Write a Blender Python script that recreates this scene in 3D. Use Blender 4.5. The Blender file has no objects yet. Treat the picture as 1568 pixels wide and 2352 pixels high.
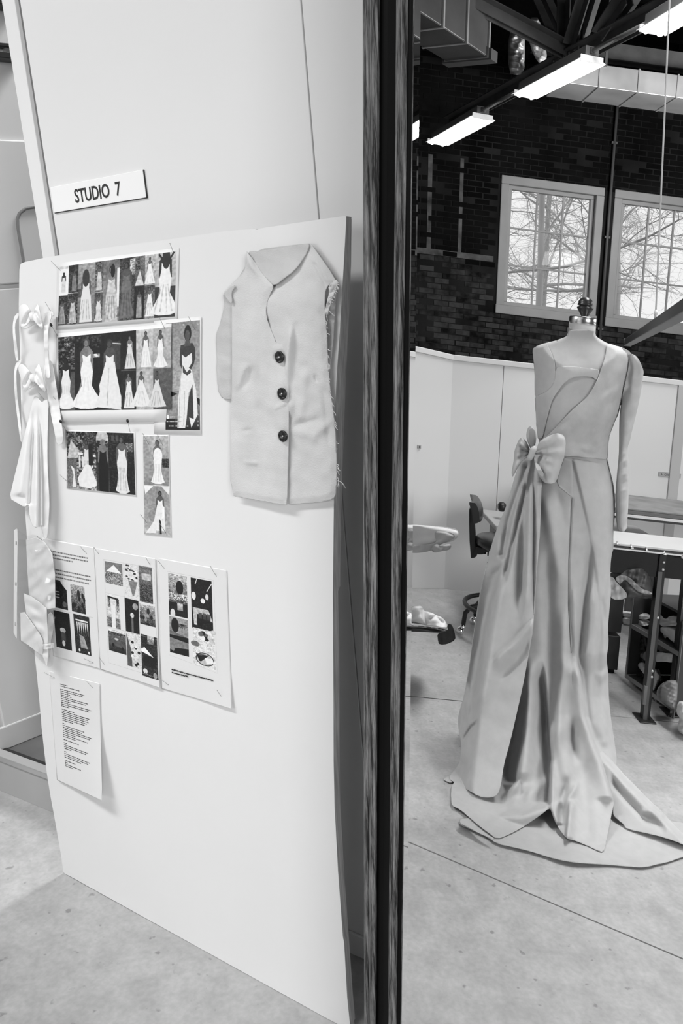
import bpy, math, random
import numpy as np
from mathutils import Vector, Matrix

# ------------------------------------------------------------------ camera, world, lights, exposure
S = bpy.context.scene
COL = S.collection
W_PX, H_PX, F_PX = 1568, 2352, 2048.0
EYE = np.array([0.0, 0.0, 1.5])


def cam_axes(pitch, roll, yaw):
    f = np.array([math.sin(yaw) * math.cos(pitch), math.cos(yaw) * math.cos(pitch), -math.sin(pitch)])
    r0 = np.array([math.cos(yaw), -math.sin(yaw), 0.0])
    d0 = np.cross(f, r0)
    return np.array([r0 * math.cos(roll) + d0 * math.sin(roll), -r0 * math.sin(roll) + d0 * math.cos(roll), f])


AX = cam_axes(math.radians(14.84), math.radians(4.75), math.radians(-35.21))
cam = bpy.data.cameras.new('camera')
cam.sensor_fit = 'VERTICAL'
cam.sensor_height = 36.0
cam.lens = 36.0 * F_PX / H_PX
cam.clip_start = 0.05
cam_ob = bpy.data.objects.new('camera', cam)
COL.objects.link(cam_ob)
cam_ob.matrix_world = Matrix(((AX[0][0], -AX[1][0], -AX[2][0], EYE[0]), (AX[0][1], -AX[1][1], -AX[2][1], EYE[1]),
                              (AX[0][2], -AX[1][2], -AX[2][2], EYE[2]), (0, 0, 0, 1)))
S.camera = cam_ob

world = bpy.data.worlds.new('sky')
S.world = world
world.use_nodes = True
world.node_tree.nodes['Background'].inputs[0].default_value = (1, 1, 1, 1)
world.node_tree.nodes['Background'].inputs[1].default_value = 1.0


def area_light(name, loc, aim, sx, sy, power, spread=180):
    l = bpy.data.lights.new(name, 'AREA')
    l.shape = 'RECTANGLE'
    l.size, l.size_y, l.energy = sx, sy, power
    l.spread = math.radians(spread)
    o = bpy.data.objects.new(name, l)
    o.location = loc
    o.rotation_euler = (Vector(aim) - Vector(loc)).to_track_quat('-Z', 'Y').to_euler()
    COL.objects.link(o)
    return o


# workshop daylight and ceiling tubes out of view, plus fill lights added for brightness
area_light('window_daylight', (-4.6, -6.2, 2.2), (-1.6, 1.2, 0.4), 5.0, 2.4, 160)
area_light('tube_row_near', (-2.0, -0.5, 3.9), (-1.9, -0.1, 0), 2.4, 0.4, 25, 85)  # added unseen light, narrowed to brighten the train and the floor
area_light('tube_row_far', (-3.4, -0.8, 4.3), (-3.4, -0.6, 0), 3.0, 0.5, 105)
area_light('window_daylight_side', (4.4, -3.6, 2.6), (-3.0, 0.2, 0.5), 3.0, 2.2, 90, 90)  # unseen fill added to brighten partitions and gown; no window stands there
area_light('tube_row_wall', (-8.4, -3.9, 3.5), (-11.0, -1.6, 4.9), 1.6, 0.3, 125)  # unseen fill added to brighten the duct along the brick wall

S.view_settings.view_transform = 'Standard'
S.view_settings.look = 'None'
S.view_settings.exposure = 0.0
S.view_settings.gamma = 1.0
S.view_settings.use_curve_mapping = False

# ------------------------------------------------------------------ measuring helpers
# The tall mirror: plane through M_O with normal M_N, axes M_U (to the right) and M_V (up). Its glass is twisted by a few millimetres.
M_YAW, M_TILT = math.radians(27.38), math.radians(4.88)
M_N = np.array([-math.sin(M_YAW) * math.cos(M_TILT), -math.cos(M_YAW) * math.cos(M_TILT), math.sin(M_TILT)])
M_U = np.array([math.cos(M_YAW), -math.sin(M_YAW), 0.0])
M_V = np.cross(M_U, M_N)
M_V = M_V if M_V[2] > 0 else -M_V
TWIST = -0.0257


def ray(px, py):
    px, py = np.asarray(px, float), np.asarray(py, float)
    d = np.stack([(px - W_PX / 2) / F_PX, (py - H_PX / 2) / F_PX, np.ones_like(px)], -1) @ AX
    return d / np.linalg.norm(d, axis=-1, keepdims=True)


def plane_hit(o, d, p, n):
    n = np.asarray(n, float)
    return o + d * (((np.asarray(p, float) - o) @ n) / (d @ n))[..., None]


def at(px, py, p, n):
    """the place on a plane that is seen directly at a spot measured on the photograph"""
    return plane_hit(EYE, ray(px, py), p, n)


M_O = at(1250, 1000, -0.53 * M_N, M_N)


def mirrored(px, py):
    d = ray(px, py)
    P = plane_hit(EYE, d, M_O, M_N)
    for _ in range(4):
        u, v = (P - M_O) @ M_U, (P - M_O) @ M_V
        off = TWIST * u * v
        t = (((M_O - EYE) @ M_N + off) / (d @ M_N))[..., None]
        P = EYE + d * t
    u, v = (P - M_O) @ M_U, (P - M_O) @ M_V
    n = M_N - (TWIST * v)[..., None] * M_U - (TWIST * u)[..., None] * M_V
    n = n / np.linalg.norm(n, axis=-1, keepdims=True)
    return P, d - 2 * (d * n).sum(-1)[..., None] * n


def seen(px, py, p, n):
    """the place on a plane of the room that the mirror shows at a spot measured on the photograph"""
    o, d = mirrored(px, py)
    return plane_hit(o, d, p, n)


X_, Y_, Z_ = np.eye(3)


def sx(px, py, x):
    return seen(px, py, (x, 0, 0), X_)


def sz(px, py, z=0.0):
    return seen(px, py, (0, 0, z), Z_)


# ------------------------------------------------------------------ materials
MATS = {}


def mat(name, v, rough=0.6, metal=0.0, var=0.0, scale=8.0, bump=0.0, bscale=60.0, stretch=(1, 1, 1), emit=None, estr=0, spec=None, rvar=0.0):
    if name in MATS:
        return MATS[name]
    m = bpy.data.materials.new(name)
    m.use_nodes = True
    nt = m.node_tree
    b = nt.nodes['Principled BSDF']
    v3 = (v, v, v, 1)
    b.inputs['Base Color'].default_value = v3
    b.inputs['Roughness'].default_value = rough
    b.inputs['Metallic'].default_value = metal
    if spec is not None:
        b.inputs['Specular IOR Level'].default_value = spec
    if var or bump:
        tc = nt.nodes.new('ShaderNodeTexCoord')
        mp = nt.nodes.new('ShaderNodeMapping')
        mp.inputs['Scale'].default_value = stretch
        nt.links.new(tc.outputs['Object'], mp.inputs[0])
    if var:
        n = nt.nodes.new('ShaderNodeTexNoise')
        n.inputs['Scale'].default_value = scale
        n.inputs['Detail'].default_value = 6
        nt.links.new(mp.outputs[0], n.inputs['Vector'])
        r = nt.nodes.new('ShaderNodeMapRange')
        r.inputs[1].default_value, r.inputs[2].default_value = 0.3, 0.7
        r.inputs[3].default_value, r.inputs[4].default_value = max(v - var, 0.002), min(v + var, 0.98)
        nt.links.new(n.outputs[0], r.inputs[0])
        nt.links.new(r.outputs[0], b.inputs['Base Color'])
        if rvar:
            r2 = nt.nodes.new('ShaderNodeMapRange')
            r2.inputs[1].default_value, r2.inputs[2].default_value = 0.3, 0.7
            r2.inputs[3].default_value, r2.inputs[4].default_value = rough - rvar, rough + rvar
            nt.links.new(n.outputs[0], r2.inputs[0])
            nt.links.new(r2.outputs[0], b.inputs['Roughness'])
    if bump:
        n2 = nt.nodes.new('ShaderNodeTexNoise')
        n2.inputs['Scale'].default_value = bscale
        n2.inputs['Detail'].default_value = 4
        nt.links.new(mp.outputs[0], n2.inputs['Vector'])
        bp = nt.nodes.new('ShaderNodeBump')
        bp.inputs['Strength'].default_value = bump
        bp.inputs['Distance'].default_value = 0.004
        nt.links.new(n2.outputs[0], bp.inputs['Height'])
        nt.links.new(bp.outputs[0], b.inputs['Normal'])
    if emit is not None:
        b.inputs['Emission Color'].default_value = (emit, emit, emit, 1)
        b.inputs['Emission Strength'].default_value = estr
    MATS[name] = m
    return m


def concrete_mat():
    m = mat('polished_concrete', 0.41, 0.32, var=0.022, scale=2.2, bump=0.06, bscale=35)
    nt = m.node_tree
    b = nt.nodes['Principled BSDF']
    base = b.inputs['Base Color'].links[0].from_socket
    tc = nt.nodes.new('ShaderNodeTexCoord')

    def noise(scale, detail, lo, hi, a, c):
        n = nt.nodes.new('ShaderNodeTexNoise')
        n.inputs['Scale'].default_value = scale
        n.inputs['Detail'].default_value = detail
        nt.links.new(tc.outputs['Object'], n.inputs['Vector'])
        r = nt.nodes.new('ShaderNodeMapRange')
        for i, v in enumerate((lo, hi, a, c)):
            r.inputs[i + 1].default_value = v
        nt.links.new(n.outputs[0], r.inputs[0])
        return r.outputs[0]

    def mul(a, c):
        x = nt.nodes.new('ShaderNodeMath')
        x.operation = 'MULTIPLY'
        nt.links.new(a, x.inputs[0])
        nt.links.new(c, x.inputs[1])
        return x.outputs[0]
    k = mul(base, noise(14, 8, 0.35, 0.65, 0.90, 1.09))
    k = mul(k, noise(70, 4, 0.3, 0.7, 0.9, 1.08))
    k = mul(k, noise(30, 2, 0.68, 0.74, 1.0, 0.62))
    nt.links.new(k, b.inputs['Base Color'])
    nt.links.new(noise(5, 6, 0.3, 0.7, 0.26, 0.46), b.inputs['Roughness'])
    return m


def worn_mat(name, dark, light, amount, stretch):
    m = mat(name, dark, 0.6)
    nt = m.node_tree
    b = nt.nodes['Principled BSDF']
    tc = nt.nodes.new('ShaderNodeTexCoord')
    mp = nt.nodes.new('ShaderNodeMapping')
    mp.inputs['Scale'].default_value = stretch
    nt.links.new(tc.outputs['Generated'], mp.inputs[0])
    n = nt.nodes.new('ShaderNodeTexNoise')
    n.inputs['Scale'].default_value = 1.0
    n.inputs['Detail'].default_value = 10
    n.inputs['Roughness'].default_value = 0.75
    nt.links.new(mp.outputs[0], n.inputs['Vector'])
    r = nt.nodes.new('ShaderNodeMapRange')
    r.inputs[1].default_value, r.inputs[2].default_value = 0.62 - amount, 0.75 - amount * 0.5
    r.inputs[3].default_value, r.inputs[4].default_value = dark, light
    nt.links.new(n.outputs[0], r.inputs[0])
    nt.links.new(r.outputs[0], b.inputs['Base Color'])
    return m


def varied_mat(name, lo, hi, rough=0.8):
    """each object that carries it gets its own grey, with mottling"""
    m = mat(name, lo, rough, var=0.0, spec=0.12)
    nt = m.node_tree
    b = nt.nodes['Principled BSDF']
    oi = nt.nodes.new('ShaderNodeObjectInfo')
    tc = nt.nodes.new('ShaderNodeTexCoord')
    ad = nt.nodes.new('ShaderNodeVectorMath')
    ad.operation = 'MULTIPLY_ADD'
    nt.links.new(tc.outputs['Object'], ad.inputs[0])
    ad.inputs[1].default_value = (1, 1, 1)
    nt.links.new(oi.outputs['Location'], ad.inputs[2])
    n = nt.nodes.new('ShaderNodeTexNoise')
    n.inputs['Scale'].default_value = 9
    n.inputs['Detail'].default_value = 5
    nt.links.new(ad.outputs[0], n.inputs['Vector'])
    mx = nt.nodes.new('ShaderNodeMath')
    mx.operation = 'MULTIPLY_ADD'
    nt.links.new(oi.outputs['Random'], mx.inputs[0])
    mx.inputs[1].default_value = 0.55
    nt.links.new(n.outputs[0], mx.inputs[2])
    r = nt.nodes.new('ShaderNodeMapRange')
    r.inputs[1].default_value, r.inputs[2].default_value = 0.45, 1.05
    r.inputs[3].default_value, r.inputs[4].default_value = lo, hi
    nt.links.new(mx.outputs[0], r.inputs[0])
    nt.links.new(r.outputs[0], b.inputs['Base Color'])
    return m


def glass_mat(name, tint=1.0, gloss=0.06, rough=0.02):
    m = bpy.data.materials.new(name)
    m.use_nodes = True
    nt = m.node_tree
    out = nt.nodes['Material Output']
    nt.nodes.remove(nt.nodes['Principled BSDF'])
    t = nt.nodes.new('ShaderNodeBsdfTransparent')
    t.inputs[0].default_value = (tint, tint, tint, 1)
    g = nt.nodes.new('ShaderNodeBsdfGlossy')
    g.inputs['Roughness'].default_value = rough
    x = nt.nodes.new('ShaderNodeMixShader')
    x.inputs[0].default_value = gloss
    nt.links.new(t.outputs[0], x.inputs[1])
    nt.links.new(g.outputs[0], x.inputs[2])
    nt.links.new(x.outputs[0], out.inputs[0])
    MATS[name] = m
    return m


# ------------------------------------------------------------------ mesh helpers
def link(name, me, m=None, parent=None):
    o = bpy.data.objects.new(name, me)
    COL.objects.link(o)
    if m is not None and me is not None:
        for k in (m if isinstance(m, (list, tuple)) else [m]):
            me.materials.append(k)
    if parent is not None:
        o.parent = parent
    return o


def tag(o, label=None, cat=None, group=None, kind=None):
    for k, v in (('label', label), ('category', cat), ('group', group), ('kind', kind)):
        if v:
            o[k] = v
    return o


def empty(name, loc, label=None, cat=None, group=None, kind=None, rz=0.0):
    o = bpy.data.objects.new(name, None)
    o.empty_display_size = 0.05
    COL.objects.link(o)
    o.matrix_basis = Matrix.Translation(Vector(loc)) @ Matrix.Rotation(rz, 4, 'Z')
    return tag(o, label, cat, group, kind)


class MB:
    """collects shapes in world (or local) coordinates and links them as one mesh"""

    def __init__(s):
        s.v, s.f, s.mi, s.sm = [], [], [], []

    def add(s, vs, fs, mi=0, smooth=False):
        k = len(s.v)
        s.v += [tuple(map(float, p)) for p in vs]
        for f in fs:
            s.f.append([i + k for i in f])
            s.mi.append(mi)
            s.sm.append(smooth)
        return s

    def box(s, a, b, mi=0):
        x0, y0, z0 = (min(p, q) for p, q in zip(a, b))
        x1, y1, z1 = (max(p, q) for p, q in zip(a, b))
        return s.add([(x0, y0, z0), (x1, y0, z0), (x1, y1, z0), (x0, y1, z0), (x0, y0, z1), (x1, y0, z1), (x1, y1, z1), (x0, y1, z1)],
                     [(0, 3, 2, 1), (4, 5, 6, 7), (0, 1, 5, 4), (1, 2, 6, 5), (2, 3, 7, 6), (3, 0, 4, 7)], mi)

    def obox(s, c, ax, h, mi=0):
        """box at centre c with axes ax (3 unit vectors) and half sizes h"""
        c = np.asarray(c, float)
        ax = [np.asarray(a, float) * k for a, k in zip(ax, h)]
        vs = [c + i * ax[0] + j * ax[1] + k * ax[2] for k in (-1, 1) for j in (-1, 1) for i in (-1, 1)]
        return s.add(vs, [(0, 2, 3, 1), (4, 5, 7, 6), (0, 1, 5, 4), (1, 3, 7, 5), (3, 2, 6, 7), (2, 0, 4, 6)], mi)

    def bar(s, p, q, w, h, up=(0, 0, 1), mi=0):
        p, q = np.asarray(p, float), np.asarray(q, float)
        d = q - p
        L = np.linalg.norm(d)
        d = d / L
        side = np.cross(d, np.asarray(up, float))
        if np.linalg.norm(side) < 1e-6:
            side = np.cross(d, (1, 0, 0))
        side /= np.linalg.norm(side)
        u2 = np.cross(side, d)
        return s.obox((p + q) / 2, (d, side, u2), (L / 2, w / 2, h / 2), mi)

    def tube(s, pts, r, n=10, mi=0, caps=True, smooth=True):
        pts = [np.asarray(p, float) for p in pts]
        rs = r if isinstance(r, (list, tuple, np.ndarray)) else [r] * len(pts)
        vs, fs = [], []
        prev = None
        for i, p in enumerate(pts):
            t = pts[min(i + 1, len(pts) - 1)] - pts[max(i - 1, 0)]
            t = t / (np.linalg.norm(t) + 1e-12)
            if prev is None:
                a = np.cross(t, (0, 0, 1))
                if np.linalg.norm(a) < 1e-3:
                    a = np.cross(t, (1, 0, 0))
            else:
                a = prev - t * (prev @ t)
            a /= np.linalg.norm(a) + 1e-12
            prev = a
            b = np.cross(t, a)
            vs += [p + rs[i] * (math.cos(k * 2 * math.pi / n) * a + math.sin(k * 2 * math.pi / n) * b) for k in range(n)]
        for i in range(len(pts) - 1):
            for k in range(n):
                fs.append((i * n + k, i * n + (k + 1) % n, (i + 1) * n + (k + 1) % n, (i + 1) * n + k))
        if caps:
            fs += [tuple(range(n))[::-1], tuple(range((len(pts) - 1) * n, len(pts) * n))]
        return s.add(vs, fs, mi, smooth)

    def lathe(s, prof, c=(0, 0, 0), n=28, mi=0, ax=None, smooth=True):
        c = np.asarray(c, float)
        A = np.eye(3) if ax is None else np.asarray(ax, float)
        vs, fs = [], []
        for r, z in prof:
            for k in range(n):
                t = 2 * math.pi * k / n
                vs.append(c + A[0] * r * math.cos(t) + A[1] * r * math.sin(t) + A[2] * z)
        for i in range(len(prof) - 1):
            for k in range(n):
                fs.append((i * n + k, i * n + (k + 1) % n, (i + 1) * n + (k + 1) % n, (i + 1) * n + k))
        fs += [tuple(range(n))[::-1], tuple(range((len(prof) - 1) * n, len(prof) * n))]
        return s.add(vs, fs, mi, smooth)

    def grid(s, P, mi=0, smooth=True, flip=False):
        """P: array rows x cols x 3"""
        R, Cn = P.shape[:2]
        fs = []
        for i in range(R - 1):
            for j in range(Cn - 1):
                q = (i * Cn + j, i * Cn + j + 1, (i + 1) * Cn + j + 1, (i + 1) * Cn + j)
                fs.append(q[::-1] if flip else q)
        return s.add(P.reshape(-1, 3), fs, mi, smooth)

    def build(s, name, m=None, parent=None, bevel=0.0, solid=0.0, sub=0):
        me = bpy.data.meshes.new(name)
        off = Vector((0, 0, 0))
        vs = s.v
        if parent is not None:
            inv = parent.matrix_basis.inverted()
            if parent.parent is not None:
                inv = (parent.parent.matrix_basis @ parent.matrix_basis).inverted()
            vs = [tuple(inv @ Vector(p)) for p in s.v]
        me.from_pydata(vs, [], s.f)
        me.polygons.foreach_set('material_index', s.mi)
        me.polygons.foreach_set('use_smooth', s.sm)
        me.update()
        o = link(name, me, m, parent)
        if solid:
            k = o.modifiers.new('thickness', 'SOLIDIFY')
            k.thickness = solid
            k.offset = 0.0
        if bevel:
            k = o.modifiers.new('edge', 'BEVEL')
            k.width = bevel
            k.segments = 2
            k.limit_method = 'ANGLE'
        if sub:
            k = o.modifiers.new('smooth', 'SUBSURF')
            k.levels = k.render_levels = sub
        return o


def inside(poly, X, Y):
    r = np.zeros(X.shape, bool)
    n = len(poly)
    for i in range(n):
        x0, y0 = poly[i]
        x1, y1 = poly[(i + 1) % n]
        if y0 == y1:
            continue
        c = (Y < y0) != (Y < y1)
        r ^= c & (X < (x1 - x0) * (Y - y0) / (y1 - y0) + x0)
    return r


def nearest_edge(poly, P):
    best = np.full(len(P), 1e18)
    out = P.copy()
    n = len(poly)
    for i in range(n):
        a, b = poly[i], poly[(i + 1) % n]
        d = b - a
        L = d @ d
        if L < 1e-9:
            continue
        t = np.clip(((P - a) @ d) / L, 0, 1)
        q = a + t[:, None] * d
        e = ((P - q) ** 2).sum(1)
        k = e < best
        best[k] = e[k]
        out[k] = q[k]
    return out


def rounded(poly, it=2):
    p = np.asarray(poly, float)
    for _ in range(it):
        q = np.roll(p, -1, 0)
        p = np.stack([0.75 * p + 0.25 * q, 0.25 * p + 0.75 * q], 1).reshape(-1, 2)
    return p


def drape(name, poly, mapf, depthf, m, parent=None, step=3.0, soft=1, solid=0.0018, back=None):
    """a cloth surface: outline measured on the photograph, its depth from depthf, put in the room by mapf(px, py, depth)"""
    poly = rounded(poly, soft) if soft else np.asarray(poly, float)
    lo, hi = poly.min(0), poly.max(0)
    xs = np.arange(lo[0] - step, hi[0] + 2 * step, step)
    ys = np.arange(lo[1] - step, hi[1] + 2 * step, step)
    X, Y = np.meshgrid(xs, ys)
    I = inside(poly, X, Y)
    cell = I[:-1, :-1] | I[1:, :-1] | I[:-1, 1:] | I[1:, 1:]
    use = np.zeros(X.shape, bool)
    use[:-1, :-1] |= cell
    use[1:, :-1] |= cell
    use[:-1, 1:] |= cell
    use[1:, 1:] |= cell
    idx = -np.ones(X.shape, int)
    idx[use] = np.arange(use.sum())
    P = np.stack([X[use], Y[use]], 1)
    o = ~I[use]
    P[o] = nearest_edge(poly, P[o])
    d = depthf(P[:, 0], P[:, 1])
    V = mapf(P[:, 0], P[:, 1], d)
    ii, jj = np.nonzero(cell)
    Fq = np.stack([idx[ii, jj], idx[ii, jj + 1], idx[ii + 1, jj + 1], idx[ii + 1, jj]], 1)
    mb = MB()
    mb.add(V, Fq.tolist(), 0, True)
    if back is not None:
        V2 = mapf(P[:, 0], P[:, 1], back(P[:, 0], P[:, 1]))
        k = len(V)
        mb.add(V2, Fq[:, ::-1].tolist(), 0, True)
        # close the rim
        ed = {}
        for f in Fq.tolist():
            for a, b in zip(f, f[1:] + f[:1]):
                ed[(a, b)] = 1
        rim = [(a, b) for a, b in ed if (b, a) not in ed]
        for a, b in rim:
            mb.f.append([b, a, a + k, b + k])
            mb.mi.append(0)
            mb.sm.append(True)
        solid = 0
    return mb.build(name, m, parent, solid=solid)


def curve(Y, xs, vs, w=32.0):
    """a smooth curve through the given values"""
    Y = np.asarray(Y, float)
    return sum(np.interp(Y + k * w, xs, vs) * c for k, c in ((-1, 1), (-0.66, 2), (-0.33, 3), (0, 4), (0.33, 3), (0.66, 2), (1, 1))) / 16.0


def sstep(x, a, b):
    t = np.clip((x - a) / (b - a + 1e-9), 0, 1)
    return t * t * (3 - 2 * t)


def fold(X, Y, pts, amp, wl, wr, t0=30, t1=30):
    """a fold running down the cloth along pts; wl, wr its widths to either side"""
    p = np.asarray(pts, float)
    xc = np.interp(Y, p[:, 1], p[:, 0])
    dx = X - xc
    w = np.where(dx < 0, wl, wr)
    k = sstep(Y, p[0, 1] - 2, p[0, 1] + t0) * (1 - sstep(Y, p[-1, 1] - t1, p[-1, 1] + 2))
    return amp * np.exp(-(dx / w) ** 2) * k


def cross_fold(X, Y, pts, amp, wu, wd, t0=20, t1=20):
    p = np.asarray(pts, float)
    if p[0, 0] > p[-1, 0]:
        p = p[::-1]
    yc = np.interp(X, p[:, 0], p[:, 1])
    dy = Y - yc
    w = np.where(dy < 0, wu, wd)
    k = sstep(X, p[0, 0] - 2, p[0, 0] + t0) * (1 - sstep(X, p[-1, 0] - t1, p[-1, 0] + 2))
    return amp * np.exp(-(dy / w) ** 2) * k


def ledge(X, Y, pts, amp, w=3.0, t0=20, t1=20):
    """cloth to the right of the line lies amp higher"""
    p = np.asarray(pts, float)
    dx = X - np.interp(Y, p[:, 1], p[:, 0])
    k = sstep(Y, p[0, 1] - 2, p[0, 1] + t0) * (1 - sstep(Y, p[-1, 1] - t1, p[-1, 1] + 2))
    return amp * 0.5 * (1 + np.tanh(dx / w)) * k


_rng = np.random.RandomState(7)


def wrinkle(X, Y, amp, scale, seed=0, sxy=(1.0, 1.0)):
    r = np.random.RandomState(seed)
    o = np.zeros_like(X)
    for k in range(7):
        a = r.uniform(0, math.pi)
        f = 2 * math.pi / (scale * r.uniform(0.5, 1.6))
        o += np.sin((X * sxy[0] * math.cos(a) + Y * sxy[1] * math.sin(a)) * f + r.uniform(0, 6.28))
    return o * amp / 4


def text(body, size, m, parent, mw, name='lettering', xs=1.0, bold=0.0, extr=0.0004, align='LEFT'):
    c = bpy.data.curves.new(name, 'FONT')
    c.body = body
    c.size = size
    c.extrude = extr
    c.offset = bold
    c.align_x = align
    c.resolution_u = 3
    t = bpy.data.objects.new(name, c)
    COL.objects.link(t)
    dg = bpy.context.evaluated_depsgraph_get()
    me = bpy.data.meshes.new_from_object(t.evaluated_get(dg))
    COL.objects.unlink(t)
    bpy.data.objects.remove(t)
    me.transform(Matrix(mw) @ Matrix.Diagonal((xs, 1, 1, 1)))
    if parent is not None:
        me.transform(parent.matrix_basis.inverted())
    me.materials.clear()
    return link(name, me, m, parent)


def frame_matrix(o, x, y):
    x, y = np.asarray(x, float), np.asarray(y, float)
    x = x / np.linalg.norm(x)
    z = np.cross(x, y)
    z /= np.linalg.norm(z)
    y = np.cross(z, x)
    return Matrix(((x[0], y[0], z[0], o[0]), (x[1], y[1], z[1], o[1]), (x[2], y[2], z[2], o[2]), (0, 0, 0, 1)))

# ------------------------------------------------------------------ the setting
m_conc = concrete_mat()
m_white = mat('white_paint', 0.74, 0.5, var=0.02, scale=1.5)
m_panel = mat('white_panel', 0.73, 0.42, var=0.015, scale=1.2)
m_grey = mat('grey_paint', 0.40, 0.55, var=0.02, scale=3)
m_dgrey = mat('dark_grey_paint', 0.12, 0.5)
m_black = mat('black_paint', 0.012, 0.45)
m_joint = mat('joint_dark', 0.03, 0.9)
m_alum = mat('brushed_metal', 0.55, 0.38, metal=0.6)


def slab(poly):
    m = MB()
    n = len(poly)
    m.add([(x, y, 0) for x, y in poly] + [(x, y, -0.05) for x, y in poly],
          [tuple(range(n))] + [(i, i + n, (i + 1) % n + n, (i + 1) % n) for i in range(n)])
    return m


floor = MB().box((-12.9, -7.2, -0.12), (5.2, 5.0, -0.012)).build('floor', m_joint)
tag(floor, kind='structure')
# a saw-cut joint ends inside the near slab, a second one parts the two slabs
xa, ya, xb, yb = -1.80, 0.965, -0.20, -1.73
slab([(-2.83, 1.42), (-2.95, -7), (-0.2, -7.0), (xb - 0.0035, yb), (xa - 0.0025, ya - 0.0015), (xa + 0.0025, ya + 0.0015), (xb + 0.0035, yb), (-0.193, -7.0), (5, -7), (5, 1.42)]).build('slab', m_conc, floor)
bb = [(-2.838, 1.42), (-2.42, 4.8)]
slab([(-12.7, -7), (-2.958, -7), (-2.838, 1.42), (-12.7, 1.42)]).build('slab', m_conc, floor)
slab([(-12.7, 1.424), (5, 1.424), (5, 4.8), (-12.7, 4.8)]).build('slab', m_conc, floor)

WY = 1.373
wall = MB().box((-1.72, WY + 0.012, 0), (5.0, WY + 0.11, 3.1)).build('wall_back', m_grey)
tag(wall, kind='structure')
for x0, x1 in ((-1.681, -0.966), (-0.9635, 0.25), (0.2525, 1.47), (1.4725, 2.69), (2.6925, 3.9)):
    MB().box((x0, WY, 0.0), (x1, WY + 0.02, 3.1)).build('wall_panel', m_panel, wall, bevel=0.0012)
bbk = MB().box((-1.68, WY - 0.008, 0), (5, WY, 0.06)).build('baseboard_back', m_white, bevel=0.003)
tag(bbk, kind='structure')
post = MB().box((-1.735, WY - 0.004, 0), (-1.693, WY + 0.115, 3.1)).build('trim_1', m_white, bevel=0.0015)
tag(post, kind='structure')
MB().box((-1.772, WY + 0.03, 0.0), (-1.735, WY + 0.10, 3.1)).build('door_stop', m_grey, post, bevel=0.001)
MB().box((-1.693, WY + 0.006, 0.0), (-1.681, WY + 0.016, 3.1)).build('shadow_gap', mat('gap_grey', 0.22, 0.6), post)

# alcove with a raised floor, left of the partition
step = MB().box((-4.2, 1.425, 0), (-1.72, 3.4, 0.128)).build('floor_alcove', mat('alcove_floor', 0.10, 0.5, var=0.03, scale=6))
tag(step, kind='structure')
MB().box((-4.2, 1.414, 0), (-1.745, 1.426, 0.118)).build('riser', m_grey, step, bevel=0.001)
MB().box((-4.2, 1.408, 0.119), (-1.745, 1.44, 0.139)).build('threshold_bar', m_alum, step, bevel=0.002)
MB().box((-4.2, 1.441, 0.126), (-1.745, 1.456, 0.134)).build('threshold_groove', m_black, step)
da = np.array([0.034, 0.133, 0.0]) / math.hypot(0.034, 0.133)
na = np.array([da[1], -da[0], 0.0])
A0 = np.array([-2.424, 1.447, 0.0])


def alc(l0, l1, z0, z1, d0, d1):
    vs = [A0 + da * l + na * d + np.array([0, 0, z]) for z in (z0, z1) for l, d in ((l0, d0), (l1, d0), (l1, d1), (l0, d1))]
    return MB().add(vs, [(0, 3, 2, 1), (4, 5, 6, 7), (0, 1, 5, 4), (1, 2, 6, 5), (2, 3, 7, 6), (3, 0, 4, 7)])


wal = alc(0.02, 2.2, 0.128, 3.1, -0.1, 0.0).build('wall_alcove_left', mat('alcove_wall', 0.58, 0.5))
tag(wal, kind='structure')
alc(0.02, 1.6, 1.553, 1.955, 0.0, 0.012).build('wall_panel', m_grey if 0 else mat('alcove_panel', 0.60, 0.45), wal, bevel=0.004)
alc(0.02, 1.6, 0.2, 1.541, 0.0, 0.010).build('wall_panel', mat('alcove_panel_low', 0.60, 0.5, var=0.03, scale=3), wal, bevel=0.004)
alc(-0.02, 2.2, 0.128, 0.205, 0.0, 0.014).build('baseboard_alcove', mat('alcove_base', 0.5, 0.45), wal, bevel=0.004)
# the round-cornered frame line on the alcove panel
pts = []
for l, z in [(0.9, 1.77), (0.40, 1.77), (0.365, 1.765), (0.345, 1.752), (0.335, 1.735), (0.333, 1.71), (0.333, 1.60), (0.333, 1.56)]:
    pts.append(A0 + da * l + na * 0.014 + np.array([0, 0, z]))
MB().tube(pts, 0.005, 6).build('panel_bead', mat('bead_grey', 0.2, 0.5), wal)
hk = empty('dark_bracket', A0 + da * 0.42 + np.array([0, 0, 2.19]), 'dark bracket at the left edge, high on the alcove wall', 'bracket')
alc(0.30, 0.425, 2.165, 2.182, 0.0, 0.05).build('arm', m_black, hk, bevel=0.002)
alc(0.30, 0.425, 2.20, 2.21, 0.0, 0.03).build('arm', m_black, hk, bevel=0.002)
alc(0.38, 0.425, 2.18, 2.20, 0.0, 0.02).build('plate', m_alum, hk)
vb = empty('black_box', A0 + da * 0.4 + np.array([0, 0, 2.4]), 'black box at the top left corner, above the dark bracket', 'box')
alc(0.2, 0.445, 2.30, 2.6, 0.0, 0.06).build('housing', m_black, vb, bevel=0.004)
alc(0.22, 0.43, 2.32, 2.58, 0.06, 0.064).build('cover', m_dgrey, vb)
wab = MB().box((-4.2, 3.4, 0.0), (-1.5, 3.5, 3.1)).build('wall_alcove_back', m_grey)
tag(wab, kind='structure')

alc_l = bpy.data.lights.new('alcove_lamp', 'AREA')  # unseen fill light added to brighten the alcove
alc_l.shape = 'RECTANGLE'
alc_l.size, alc_l.size_y, alc_l.energy = 0.25, 1.2, 72
alc_o = bpy.data.objects.new('alcove_lamp', alc_l)
alc_o.location = (-1.84, 2.9, 2.95)
COL.objects.link(alc_o)

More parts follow.
